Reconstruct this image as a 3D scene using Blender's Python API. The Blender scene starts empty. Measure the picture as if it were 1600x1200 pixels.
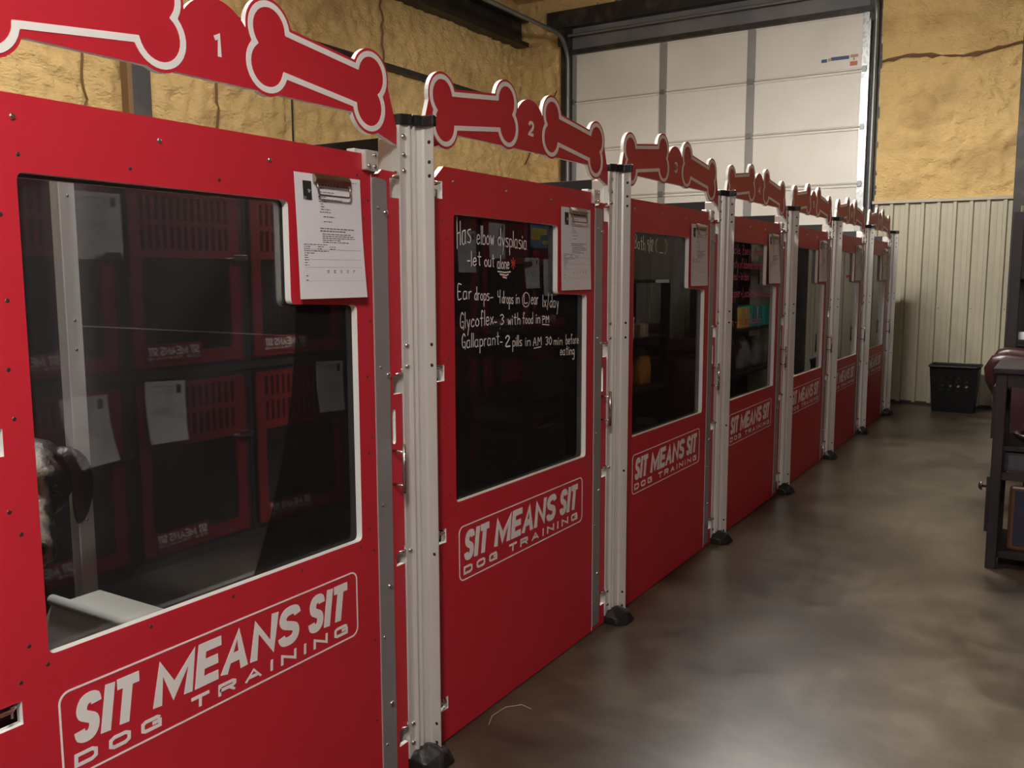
import bpy, bmesh, math, random
import numpy as np
from mathutils import Vector, Matrix, noise as mnoise
R_ = random.Random(7)
S = bpy.context.scene
COL = S.collection

# ------------------------------------------------------------------ camera
def make_camera():
    yaw, pitch, roll = .5545, .1214, -.0025
    fwd = Vector((-math.sin(yaw)*math.cos(pitch), math.cos(yaw)*math.cos(pitch), -math.sin(pitch)))
    r = Vector((math.cos(yaw), math.sin(yaw), 0)); u = r.cross(fwd)
    r2 = math.cos(roll)*r + math.sin(roll)*u; u2 = -math.sin(roll)*r + math.cos(roll)*u
    cd = bpy.data.cameras.new('camera'); c = bpy.data.objects.new('camera', cd); COL.objects.link(c)
    M = Matrix((r2, u2, -fwd)).transposed().to_4x4(); M.translation = (1.461, 0, 1.352)
    c.matrix_world = M
    cd.sensor_width = 36; cd.lens = 36*1399.7/1600; cd.clip_start = .02; cd.clip_end = 100
    S.camera = c
make_camera()
# ------------------------------------------------------------------ world, exposure
w = bpy.data.worlds.new('world'); S.world = w; w.use_nodes = True
w.node_tree.nodes['Background'].inputs[0].default_value = (.8, .85, 1, 1)
w.node_tree.nodes['Background'].inputs[1].default_value = .02
S.view_settings.view_transform = 'Standard'; S.view_settings.look = 'None'
S.view_settings.exposure = 0.08; S.view_settings.gamma = 1; S.view_settings.use_curve_mapping = False
# ceiling lamps: (x, y, z, length, watts, turn about z)
LAMPS = [(1.55, -.6, 3.0, 1.2, 350, .35), (-1.3, 2.0, 4.30, 1.2, 370, 0), (-.40, 6.3, 3.62, 1.2, 420, math.pi/2)]

# ------------------------------------------------------------------ materials
def srgb(r, g, b):
    f = lambda c: (c/255/12.92) if c <= 10 else ((c/255+.055)/1.055)**2.4
    return (f(r), f(g), f(b), 1)
def mat(name, col, rough=.5, metal=0, var=None, bump=None, spec=None, coat=0, emit=None):
    m = bpy.data.materials.new(name); m.use_nodes = True
    nt = m.node_tree; b = nt.nodes['Principled BSDF']
    b.inputs['Base Color'].default_value = col; b.inputs['Roughness'].default_value = rough
    b.inputs['Metallic'].default_value = metal
    if spec is not None: b.inputs['Specular IOR Level'].default_value = spec
    if coat: b.inputs['Coat Weight'].default_value = coat; b.inputs['Coat Roughness'].default_value = .15
    tc = None
    def coords(scale):
        n = nt.nodes.new('ShaderNodeTexCoord'); mp = nt.nodes.new('ShaderNodeMapping')
        mp.inputs['Scale'].default_value = scale
        nt.links.new(n.outputs['Object'], mp.inputs['Vector']); return mp.outputs[0]
    if var:
        col2, scale, stretch, lo, hi = var
        nz = nt.nodes.new('ShaderNodeTexNoise'); nz.inputs['Scale'].default_value = scale; nz.inputs['Detail'].default_value = 6
        nt.links.new(coords(stretch), nz.inputs['Vector'])
        rp = nt.nodes.new('ShaderNodeMapRange'); rp.inputs['From Min'].default_value = lo; rp.inputs['From Max'].default_value = hi
        nt.links.new(nz.outputs['Fac'], rp.inputs['Value'])
        mx = nt.nodes.new('ShaderNodeMix'); mx.data_type = 'RGBA'
        mx.inputs['A'].default_value = col; mx.inputs['B'].default_value = col2
        nt.links.new(rp.outputs[0], mx.inputs['Factor']); nt.links.new(mx.outputs['Result'], b.inputs['Base Color'])
    if bump:
        scale, stren, stretch, dist = bump
        nz = nt.nodes.new('ShaderNodeTexNoise'); nz.inputs['Scale'].default_value = scale; nz.inputs['Detail'].default_value = 8
        nt.links.new(coords(stretch), nz.inputs['Vector'])
        bp = nt.nodes.new('ShaderNodeBump'); bp.inputs['Strength'].default_value = stren; bp.inputs['Distance'].default_value = dist
        nt.links.new(nz.outputs['Fac'], bp.inputs['Height']); nt.links.new(bp.outputs[0], b.inputs['Normal'])
    if emit:
        b.inputs['Emission Color'].default_value = emit[0]; b.inputs['Emission Strength'].default_value = emit[1]
    return m
ONE = (1, 1, 1)
M = {}
M['red'] = mat('red_plastic', (.50, .016, .030, 1), .48, bump=(420, .12, ONE, .002), spec=.5)
M['crate_red'] = mat('dark_red_crate_plastic', (.24, .012, .018, 1), .45)
M['white_core'] = mat('white_plastic_core', (.80, .78, .75, 1), .45)
M['white_print'] = mat('white_lettering', (.82, .80, .77, 1), .5)
M['black_panel'] = mat('black_plastic_panel', (.018, .018, .020, 1), .42, bump=(300, .1, ONE, .002))
M['alu'] = mat('aluminium_extrusion', (.72, .70, .67, 1), .36, .45, bump=(60, .05, (1, 1, .02), .002))
M['alu_flat'] = mat('brushed_aluminium_strip', (.34, .33, .33, 1), .45, .5, bump=(90, .05, (1, 1, .02), .002))
M['steel'] = mat('bright_steel', (.62, .60, .58, 1), .25, 1)
M['steel_dark'] = mat('recessed_screw_steel', (.16, .13, .12, 1), .4, .9)
M['brass'] = mat('clip_wire_metal', (.42, .36, .30, 1), .25, 1)
M['black_rubber'] = mat('black_rubber', (.010, .010, .011, 1), .38, bump=(40, .3, ONE, .01))
M['mat'] = mat('added_mat_black', (.006, .006, .006, 1), .85, spec=.15, bump=(80, .3, ONE, .004))
M['black_cap'] = mat('black_cap_plastic', (.008, .008, .009, 1), .3)
M['hole'] = mat('painted_hole_shade', (.02, .008, .008, 1), .8)
M['paper'] = mat('white_paper', (.74, .73, .76, 1), .75)
M['ink'] = mat('printed_ink', (.13, .13, .14, 1), .7)
M['ink_photo'] = mat('printed_photo', (.012, .012, .012, 1), .6, var=((.45, .45, .45, 1), 55, ONE, .58, .66))
M['chalk'] = mat('white_marker', (.85, .85, .83, 1), .7)
M['red_marker'] = mat('red_marker', (.75, .05, .04, 1), .6)
M['pink_marker'] = mat('pink_marker', (.75, .10, .26, 1), .6)
M['board_brown'] = mat('brown_clipboard', (.12, .06, .035, 1), .5)
M['foam'] = mat('yellow_spray_foam', (.72, .505, .215, 1), .6, var=((.47, .305, .125, 1), 1.7, (1, 1, 1.3), .50, .74), bump=(34, .9, (1, .7, 1.5), .03), spec=.4)
M['foam_cut'] = mat('brown_cracked_foam', (.20, .115, .05, 1), .8)
M['dark_steel'] = mat('dark_structural_steel', (.030, .027, .026, 1), .5, .3, var=((.075, .06, .05, 1), 6, ONE, .5, .7))
M['galv'] = mat('galvanised_steel', (.48, .50, .50, 1), .38, .85, var=((.30, .32, .33, 1), 35, ONE, .45, .6))
M['galv_dark'] = mat('dull_track_steel', (.20, .21, .21, 1), .45, .7)
M['garage'] = mat('white_door_panel', (.70, .67, .61, 1), .45, bump=(200, .05, ONE, .002), var=((.62, .585, .52, 1), .9, ONE, .45, .7))
M['stile'] = mat('grey_stile', (.26, .25, .235, 1), .5, .1)
M['header_grey'] = mat('grey_door_header', (.13, .13, .135, 1), .6, var=((.22, .21, .20, 1), 1.4, ONE, .45, .7))
M['corrugated'] = mat('tan_painted_sheet', (.44, .40, .295, 1), .42, var=((.39, .355, .26, 1), 1.5, ONE, .45, .7))
M['concrete'] = None
M['wood_dark'] = mat('black_brown_wood', (.010, .007, .008, 1), .6, var=((.020, .014, .014, 1), 12, (1, 1, .1), .4, .7), spec=.3)
M['leather'] = mat('burgundy_leather', (.030, .009, .009, 1), .30, bump=(160, .25, ONE, .004))
M['basket'] = mat('black_basket_plastic', (.003, .003, .003, 1), .5, spec=.25)
M['crate_grey'] = mat('dark_grey_crate_frame', (.030, .031, .033, 1), .5)
M['crate_in'] = mat('dark_crate_inside', (.010, .010, .010, 1), .7)
M['wall_plain'] = mat('plain_wall', (.16, .14, .11, 1), .8)
M['tan_box'] = mat('cardboard', (.36, .24, .13, 1), .7)
M['white_box'] = mat('white_carton', (.7, .7, .7, 1), .6)
M['green_box'] = mat('green_carton', (.02, .30, .26, 1), .5)
M['yellow_box'] = mat('yellow_carton', (.65, .42, .06, 1), .5)
M['orange_bag'] = mat('orange_food_bag', (.55, .20, .03, 1), .25, bump=(14, .6, ONE, .02))
M['silver_bag'] = mat('silver_food_bag', (.5, .5, .5, 1), .22, .7, bump=(16, .7, ONE, .02))
M['jar'] = mat('dark_glass_jar', (.02, .02, .02, 1), .1, 0, coat=.5)
M['grey_cloth'] = mat('grey_woven_cloth', (.045, .045, .05, 1), .9, bump=(140, .6, (1, 1, 6), .005))
M['navy'] = mat('navy_board', (.010, .012, .026, 1), .4)
M['frame_brown'] = mat('brown_frame_wood', (.11, .045, .022, 1), .35)
M['blue'] = mat('blue_tape_print', (.05, .08, .20, 1), .6)
M['orange'] = mat('orange_sticker', (.50, .16, .07, 1), .6)
M['tape_tan'] = mat('brown_tape_print', (.38, .26, .19, 1), .6)
M['poster_y'] = mat('poster_yellow', (.65, .50, .06, 1), .6)
M['poster_b'] = mat('poster_blue', (.10, .20, .35, 1), .6)
M['lamp_body'] = mat('white_lamp_housing', (.8, .8, .8, 1), .5)
M['cot'] = mat('white_cot_plastic', (.80, .80, .76, 1), .4)
M['eye'] = mat('dark_eye', (.008, .005, .004, 1), .08)
M['nose'] = mat('black_nose', (.006, .006, .006, 1), .3, bump=(150, .5, ONE, .003))
M['hair'] = mat('pale_dog_hair', (.55, .42, .28, 1), .6)

def glass_mat():
    m = bpy.data.materials.new('window_acrylic'); m.use_nodes = True; nt = m.node_tree; nt.nodes.clear()
    o = nt.nodes.new('ShaderNodeOutputMaterial'); mx = nt.nodes.new('ShaderNodeMixShader')
    t = nt.nodes.new('ShaderNodeBsdfTransparent'); t.inputs[0].default_value = (.93, .94, .94, 1)
    g = nt.nodes.new('ShaderNodeBsdfGlossy'); g.inputs['Roughness'].default_value = .0
    f = nt.nodes.new('ShaderNodeFresnel'); f.inputs[0].default_value = 1.42
    nt.links.new(f.outputs[0], mx.inputs[0]); nt.links.new(t.outputs[0], mx.inputs[1]); nt.links.new(g.outputs[0], mx.inputs[2])
    du = nt.nodes.new('ShaderNodeBsdfDiffuse'); du.inputs[0].default_value = (.75, .75, .75, 1)     # fine dust, plus a painted grey haze lifting the dark panes
    m2 = nt.nodes.new('ShaderNodeMixShader'); m2.inputs[0].default_value = .012
    nt.links.new(mx.outputs[0], m2.inputs[1]); nt.links.new(du.outputs[0], m2.inputs[2]); nt.links.new(m2.outputs[0], o.inputs[0]); return m
M['glass'] = glass_mat()

def floor_mat():
    m = mat('stained_concrete', (.1, .1, .1, 1), .3); nt = m.node_tree; b = nt.nodes['Principled BSDF']
    tc = nt.nodes.new('ShaderNodeTexCoord')
    def nz(scale, detail, rough=.6, dist=0):
        n = nt.nodes.new('ShaderNodeTexNoise'); n.inputs['Scale'].default_value = scale; n.inputs['Detail'].default_value = detail
        n.inputs['Roughness'].default_value = rough; n.inputs['Distortion'].default_value = dist
        nt.links.new(tc.outputs['Object'], n.inputs['Vector']); return n
    a = nz(1.1, 6, .62, .4); c = nz(4.5, 8, .7); d = nz(60, 4, .7)
    r = nt.nodes.new('ShaderNodeValToRGB'); e = r.color_ramp.elements
    e[0].position = .36; e[0].color = (.026, .018, .014, 1); e[1].position = .70; e[1].color = (.145, .124, .090, 1)
    e2 = r.color_ramp.elements.new(.5); e2.color = (.078, .062, .045, 1)
    nt.links.new(a.outputs['Fac'], r.inputs[0])
    r2 = nt.nodes.new('ShaderNodeValToRGB'); r2.color_ramp.elements[0].position = .35; r2.color_ramp.elements[0].color = (.6, .57, .55, 1)
    r2.color_ramp.elements[1].position = .68; r2.color_ramp.elements[1].color = (1.15, 1.12, 1.05, 1)
    nt.links.new(c.outputs['Fac'], r2.inputs[0])
    mx = nt.nodes.new('ShaderNodeMix'); mx.data_type = 'RGBA'; mx.blend_type = 'MULTIPLY'; mx.inputs['Factor'].default_value = 1
    nt.links.new(r.outputs[0], mx.inputs['A']); nt.links.new(r2.outputs[0], mx.inputs['B']); nt.links.new(mx.outputs['Result'], b.inputs['Base Color'])
    mr = nt.nodes.new('ShaderNodeMapRange'); mr.inputs['To Min'].default_value = .22; mr.inputs['To Max'].default_value = .48
    nt.links.new(c.outputs['Fac'], mr.inputs['Value']); nt.links.new(mr.outputs[0], b.inputs['Roughness'])
    bp = nt.nodes.new('ShaderNodeBump'); bp.inputs['Strength'].default_value = .06; bp.inputs['Distance'].default_value = .003
    nt.links.new(d.outputs['Fac'], bp.inputs['Height']); nt.links.new(bp.outputs[0], b.inputs['Normal'])
    return m
M['concrete'] = floor_mat()

# ------------------------------------------------------------------ object helpers
def tag(o, label=None, cat=None, group=None, kind=None):
    if label: o['label'] = label
    if cat: o['category'] = cat
    if group: o['group'] = group
    if kind: o['kind'] = kind
    return o
def empty(name, loc=(0, 0, 0), label=None, cat=None, group=None, rz=0):
    o = bpy.data.objects.new(name, None); COL.objects.link(o); o.location = loc; o.rotation_euler = (0, 0, rz)
    o.empty_display_size = .05
    return tag(o, label, cat, group)
def link(name, me, m=None, parent=None, smooth=False):
    o = bpy.data.objects.new(name, me); COL.objects.link(o)
    if m is not None:
        for k in (m if isinstance(m, (list, tuple)) else [m]): me.materials.append(M[k] if isinstance(k, str) else k)
    if parent is not None: o.parent = parent
    if smooth:
        for p in me.polygons: p.use_smooth = True
    return o
def copy_tree(o, parent=None):
    c = o.copy(); COL.objects.link(c); c.parent = parent
    for ch in list(o.children): copy_tree(ch, c)
    return c
class MB:
    def __init__(s): s.v = []; s.f = []; s.mi = []
    def add(s, vs, fs, mi=0):
        n = len(s.v); s.v += [tuple(v) for v in vs]; s.f += [tuple(i+n for i in f) for f in fs]; s.mi += [mi]*len(fs); return s
    def box(s, a, b, mi=0):
        (x0, y0, z0), (x1, y1, z1) = a, b
        return s.add([(x0,y0,z0),(x1,y0,z0),(x1,y1,z0),(x0,y1,z0),(x0,y0,z1),(x1,y0,z1),(x1,y1,z1),(x0,y1,z1)],
              [(0,3,2,1),(4,5,6,7),(0,1,5,4),(1,2,6,5),(2,3,7,6),(3,0,4,7)], mi)
    def bbox(s, a, b, r, mi=0):            # box with chamfered edges
        bm = bmesh.new(); bmesh.ops.create_cube(bm, size=1)
        for v in bm.verts: v.co = Vector([a[i] + (v.co[i]+.5)*(b[i]-a[i]) for i in range(3)])
        bmesh.ops.bevel(bm, geom=list(bm.edges), offset=r, segments=2, affect='EDGES', profile=.6)
        bm.verts.index_update(); vs = [v.co[:] for v in bm.verts]; fs = [[v.index for v in f.verts] for f in bm.faces]; bm.free()
        return s.add(vs, fs, mi)
    def tube(s, path, r, n=8, mi=0, cap=True):
        path = [Vector(p) for p in path]; rings = []; up = None
        for i, p in enumerate(path):
            t = (path[min(i+1, len(path)-1)] - path[max(i-1, 0)]).normalized()
            if up is None:
                up = t.cross(Vector((0, 0, 1)) if abs(t.z) < .9 else Vector((1, 0, 0))).normalized()
            else: up = (up - t*up.dot(t)).normalized()
            b = t.cross(up); rr = r[i] if isinstance(r, (list, tuple)) else r
            rings.append([p + (up*math.cos(2*math.pi*k/n) + b*math.sin(2*math.pi*k/n))*rr for k in range(n)])
        vs = [v for g in rings for v in g]; fs = []
        for i in range(len(rings)-1):
            for k in range(n): fs.append((i*n+k, i*n+(k+1) % n, (i+1)*n+(k+1) % n, (i+1)*n+k))
        if cap: fs.append(tuple(range(n-1, -1, -1))); fs.append(tuple((len(rings)-1)*n+k for k in range(n)))
        return s.add(vs, fs, mi)
    def prism(s, poly, axis, a, b, mi=0):  # poly in the two other axes (cyclic order)
        n = len(poly)
        def P(p, t):
            return {0: (t, p[0], p[1]), 1: (p[1], t, p[0]), 2: (p[0], p[1], t)}[axis]
        vs = [P(p, a) for p in poly] + [P(p, b) for p in poly]
        fs = [tuple(range(n-1, -1, -1)), tuple(range(n, 2*n))] + [(i, (i+1) % n, n+(i+1) % n, n+i) for i in range(n)]
        return s.add(vs, fs, mi)
    def dome(s, c, nrm, r, h, n=10, mi=0):   # bolt head
        nrm = Vector(nrm).normalized(); t = nrm.orthogonal().normalized(); b = nrm.cross(t); c = Vector(c); vs = []
        for rr, hh in ((1, 0), (1, .35), (.75, .8), (.35, 1)):
            vs += [c + (t*math.cos(2*math.pi*k/n) + b*math.sin(2*math.pi*k/n))*r*rr + nrm*h*hh for k in range(n)]
        fs = [(i*n+k, i*n+(k+1) % n, (i+1)*n+(k+1) % n, (i+1)*n+k) for i in range(3) for k in range(n)] + [tuple(range(3*n, 4*n))]
        return s.add(vs, fs, mi)
    def mesh(s, name='mesh'):
        me = bpy.data.meshes.new(name); me.from_pydata(s.v, [], s.f); me.update()
        bm = bmesh.new(); bm.from_mesh(me); bmesh.ops.recalc_face_normals(bm, faces=list(bm.faces)); bm.to_mesh(me); bm.free()
        for p, k in zip(me.polygons, s.mi): p.material_index = k
        return me
    def build(s, name, m, parent=None, smooth=False, bevel=0):
        o = link(name, s.mesh(name), m, parent, smooth)
        if bevel:
            md = o.modifiers.new('bevel', 'BEVEL'); md.width = bevel; md.segments = 2; md.limit_method = 'ANGLE'
        return o
def from_curve(cu):
    ob = bpy.data.objects.new('tmp', cu); me = bpy.data.meshes.new_from_object(ob)
    bpy.data.objects.remove(ob); bpy.data.curves.remove(cu); return me
def plate_mesh(loops, x0, x1, face=1):
    """loops in (y, z); filled plate between x0 and x1; slot 0 = faces, slot 1 = edges"""
    cu = bpy.data.curves.new('tmp', 'CURVE'); cu.dimensions = '2D'; cu.fill_mode = 'BOTH'; cu.extrude = abs(x1-x0)/2
    for L in loops:
        sp = cu.splines.new('POLY'); sp.points.add(len(L)-1)
        for i, p in enumerate(L): sp.points[i].co = (p[0], p[1], 0, 1)
        sp.use_cyclic_u = True
    me = from_curve(cu); xm = (x0+x1)/2
    for v in me.vertices:
        a, b, c = v.co; v.co = (xm+c, a, b)
    me.update()
    for p in me.polygons: p.material_index = 0 if abs(p.normal.x) > .9 else 1; p.use_smooth = False
    return me
def rrect(y0, y1, z0, z1, r, n=5):
    out = []
    for cx, cz, a0 in ((y1-r, z1-r, 0), (y0+r, z1-r, 90), (y0+r, z0+r, 180), (y1-r, z0+r, 270)):
        for k in range(n+1):
            a = math.radians(a0+90*k/n); out.append((cx+r*math.cos(a), cz+r*math.sin(a)))
    return out
def round_poly(pts, r, n=4):
    out = []; N = len(pts)
    for i in range(N):
        p = Vector(pts[i]); a = (Vector(pts[i-1])-p).normalized(); b = (Vector(pts[(i+1) % N])-p).normalized()
        rr = r[i] if isinstance(r, (list, tuple)) else r
        if rr <= 0: out.append(tuple(p)); continue
        A = p+a*rr; B = p+b*rr
        for k in range(n+1):
            t = k/n; q = A*(1-t)**2 + p*2*t*(1-t) + B*t*t; out.append(tuple(q))
    return out
def text_mesh(body, box, x, th=.0012, face=1, offset=.0, shear=0.0, spacing=1.0):
    """text fitted into box (y0, y1, z0, z1) on the plane x; face=+1 reads from +x, -1 reads from -x"""
    cu = bpy.data.curves.new('tmp', 'FONT'); cu.body = body; cu.size = 1; cu.offset = offset; cu.shear = shear
    cu.space_character = spacing; cu.extrude = .01; cu.fill_mode = 'BOTH'; cu.resolution_u = 4
    me = from_curve(cu)
    co = np.array([v.co[:] for v in me.vertices]); lo = co.min(0); hi = co.max(0)
    y0, y1, z0, z1 = box
    for v in me.vertices:
        a = (v.co.x-lo[0])/(hi[0]-lo[0]); b = (v.co.y-lo[1])/(hi[1]-lo[1]); c = .5+v.co.z/.02
        if face > 0: v.co = (x+c*th, y0+a*(y1-y0), z0+b*(z1-z0))
        else: v.co = (x-c*th, y1-a*(y1-y0), z0+b*(z1-z0))
    me.update(); return me
def join_meshes(mes, name='joined'):
    bm = bmesh.new()
    for m_ in mes: bm.from_mesh(m_)
    me = bpy.data.meshes.new(name); bm.to_mesh(me); bm.free(); return me
# 2D iso-contours of a signed distance field
def contours(f, y0, y1, z0, z1, h, level=0.0, simp=.0003):
    ys = np.arange(y0, y1+h, h); zs = np.arange(z0, z1+h, h)
    Y, Z = np.meshgrid(ys, zs, indexing='ij'); F = f(Y, Z)-level + 1e-9
    seg = {}
    def key(i, j, e): return (i, j, 0) if e == 0 else (i+1, j, 1) if e == 1 else (i, j+1, 0) if e == 2 else (i, j, 1)
    def pt(k):
        i, j, d = k; i2, j2 = (i+1, j) if d == 0 else (i, j+1)
        a, b = F[i, j], F[i2, j2]; t = a/(a-b)
        return (ys[i]+(ys[i2]-ys[i])*t, zs[j]+(zs[j2]-zs[j])*t)
    I = F < 0; n0, n1 = F.shape
    mixed = np.argwhere(~((I[:-1,:-1] == I[1:,:-1]) & (I[:-1,:-1] == I[1:,1:]) & (I[:-1,:-1] == I[:-1,1:])))
    adj = {}
    for i, j in mixed:
        c = [I[i,j], I[i+1,j], I[i+1,j+1], I[i,j+1]]; es = [e for e in range(4) if c[e] != c[(e+1) % 4]]
        prs = [(es[0], es[1])] if len(es) == 2 else [(es[0], es[1]), (es[2], es[3])]
        for a, b in prs:
            ka, kb = key(i, j, a), key(i, j, b); adj.setdefault(ka, []).append(kb); adj.setdefault(kb, []).append(ka)
    loops = []; seen = set()
    for k in adj:
        if k in seen: continue
        L = [k]; seen.add(k); cur = k
        while True:
            nx = [q for q in adj[cur] if q not in seen]
            if not nx: break
            cur = nx[0]; seen.add(cur); L.append(cur)
        P = np.array([pt(q) for q in L])
        if len(P) < 8: continue
        keep = [0]; a = 0
        while a < len(P)-1:
            b = min(a+14, len(P)-1)
            while b > a+1:
                d = P[b]-P[a]; n = np.hypot(*d)+1e-12; q = P[a+1:b]-P[a]
                if np.abs(q[:, 0]*d[1]-q[:, 1]*d[0]).max()/n < simp: break
                b -= 1
            keep.append(b); a = b
        P = P[keep[:-1]] if np.hypot(*(P[keep[-1]]-P[0])) < 1e-4 else P[keep]
        loops.append([tuple(map(float, p)) for p in P])
    return loops

# ------------------------------------------------------------------ handwriting strokes
G = {
'a':"4,5 1,5 0,3 0,1 1,0 3,.3 4,2;4,5 4,1 4.6,0", 'b':"0,10 0,0;0,3 2,5 4,4 4,1 2,0 0,1", 'c':"4,4 2,5 0,3 0,1 2,0 4,1",
'd':"4,4 2,5 0,3 0,1 2,0 4,2;4,10 4,0", 'e':"0,2.6 4,3 3,5 1,5 0,3 0,1 2,0 4,1", 'f':"4,9 3,10 2,9 2,0;0,5 4,5",
'g':"4,5 1,5 0,3 1,.5 4,2;4,5 4,-3 2,-5 0,-4", 'h':"0,10 0,0;0,3 2,5 4,4 4,0", 'i':"0,5 0,0;0,6.8 .2,7.6", 'l':"0,10 0,0",
'm':"0,5 0,0;0,4 1.5,5 2.6,4 2.6,0;2.6,4 4,5 5.2,4 5.2,0", 'n':"0,5 0,0;0,3.5 2,5 4,4 4,0", 'o':"2,5 0,3.4 0,1.2 2,0 4,1.2 4,3.4 2,5",
'p':"0,5 0,-5;0,4 2,5 4,4 4,1 2,0 0,1", 'r':"0,5 0,0;0,3 1.5,5 3,5", 's':"4,5 1,5 .3,3.8 4,1.6 3,0 0,.3", 't':"2,9 2,1 3,0;0,6 4,6",
'u':"0,5 0,1 2,0 4,1.5;4,5 4,0", 'v':"0,5 2,0 4,5", 'w':"0,5 1.2,0 2.6,4 4,0 5.2,5", 'x':"0,5 4,0;4,5 0,0", 'y':"0,5 2,.5;4,5 1,-5",
'z':"0,5 4,5 0,0 4,0", 'H':"0,11 0,-1;4,9 4,0;0,4.5 4,5", 'E':"4,9.6 0,9.4 0,0 4,.4;0,5 3,5", 'G':"4,8.5 2,10 0,7 0,2 2,0 4,2 4,4 2,4;4,4 4,-1",
'L':"0,10 0,0 4,0", 'A':"0,0 2,9 4,0;.8,3.4 3.2,3.4", 'M':"0,0 .4,9 2.5,4 4.6,9 5,0", 'P':"0,0 0,9;0,9 3.6,8.4 3.8,5.6 0,4.6", 'B':"0,0 0,10;0,10 3.5,9 3.5,6 0,5;0,5 4,4 4,1 0,0",
'N':"0,0 0,9 4,0 4,9", 'Z':"0,9 4,9 0,0 4,0;.8,4.6 3.2,4.6", 'F':"0,0 0,9 4,9;0,5 3,5", 'S':"4,8.4 2,9.6 0,7.6 4,2.6 2,0 0,1.2", 'W':"0,9 1.2,0 2.6,6 4,0 5.2,9",
'0':"2,9 0,6 0,3 2,0 4,3 4,6 2,9", '1':"0,9 0,0", '2':"0,7 2,9 4,7 0,0 4.4,0", '3':"0,8 2,9 4,7 2,5 4,2.5 2,0 0,1", '4':"0,9 0,5 3.6,5;3.6,9.6 3.6,0",
'9':"4,8 2,9 0,7 2,5 4,6;4,9 4,0", '8':"2,5 0,7 2,9 4,7 0,2 2,0 4,2 2,5", '-':"0,3.4 3,3.4", '/':"3,11 0,-2", '(':"2,10 .5,8 0,5 .3,1 1.6,-1", ')':"0,10 1.6,8 2,5 1.6,1 .6,-1.6",
'_':"0,-1 4,-1", ',':"1,.6 0,-1.6", '+':"0,3 4,3;2,5 2,1", "'":"0,10 0,8", '*':"0,2 5,7;0,7 5,2;2.5,9 2.5,0;0,4.5 5,4.5",
}
def smooth_path(P, n=4):
    if len(P) < 3: return P
    out = []
    for i in range(len(P)-1):
        p0 = P[max(i-1, 0)]; p1 = P[i]; p2 = P[i+1]; p3 = P[min(i+2, len(P)-1)]
        for k in range(n):
            t = k/n
            out.append(tuple(.5*((2*p1[d]) + (-p0[d]+p2[d])*t + (2*p0[d]-5*p1[d]+4*p2[d]-p3[d])*t*t + (-p0[d]+3*p1[d]-3*p2[d]+p3[d])*t**3) for d in (0, 1)))
    out.append(P[-1]); return out
def strokes_of(txt):
    x = 0; out = []
    for ch in txt:
        if ch == ' ': x += 3.6; continue
        g = [[tuple(map(float, q.split(','))) for q in s.split()] for s in G[ch].split(';')]
        wd = max(p[0] for s in g for p in s)
        for s in g: out.append([(p[0]+x+R_.uniform(-.12, .12), p[1]+R_.uniform(-.15, .15)) for p in s])
        x += wd+2.3
    return out, x-2.3
def ribbon(mb, P, wd, x, mi=0):
    P = [Vector(p) for p in P]; vs = []
    for i, p in enumerate(P):
        t = P[min(i+1, len(P)-1)]-P[max(i-1, 0)]
        if t.length < 1e-9: t = Vector((1, 0))
        t.normalize(); n = Vector((-t.y, t.x))*wd/2
        e = t*wd*.35 if i == len(P)-1 else (-t*wd*.35 if i == 0 else t*0)
        vs += [(x, p.x+n.x+e.x, p.y+n.y+e.y), (x, p.x-n.x+e.x, p.y-n.y+e.y)]
    mb.add(vs, [(2*i, 2*i+1, 2*i+3, 2*i+2) for i in range(len(P)-1)], mi)
class Words:
    def __init__(s, m, parent): s.m = m; s.p = parent
    def new(s):
        return MB()
    def done(s, mb): mb.build('handwritten_word', s.m, s.p)
def write(hand, txt, y0, z0, y1, z1, h, x, wd=.0032):
    """write txt from baseline point (y0,z0) to (y1,z1); h = height of a tall letter"""
    s = h*1.12/10; u = 0; words = []; y0 += .009; y1 += .009
    for wtx in txt.split(' '):
        st, W = strokes_of(wtx); words.append((st, u)); u += W+4.6
    W = u-4.6
    for st, u in words:
        mb = hand.new()
        for q in st:
            q = smooth_path(q)
            ribbon(mb, [(y0+(y1-y0)*(a+u)/W, z0+(z1-z0)*(a+u)/W + b*s) for a, b in q], wd, x)
        hand.done(mb)
def mark(hand, P, wd, x):
    mb = MB(); ribbon(mb, [(a+.009, b) for a, b in P], wd, x); mb.build('marker_stroke', hand.m, hand.p)

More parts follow.
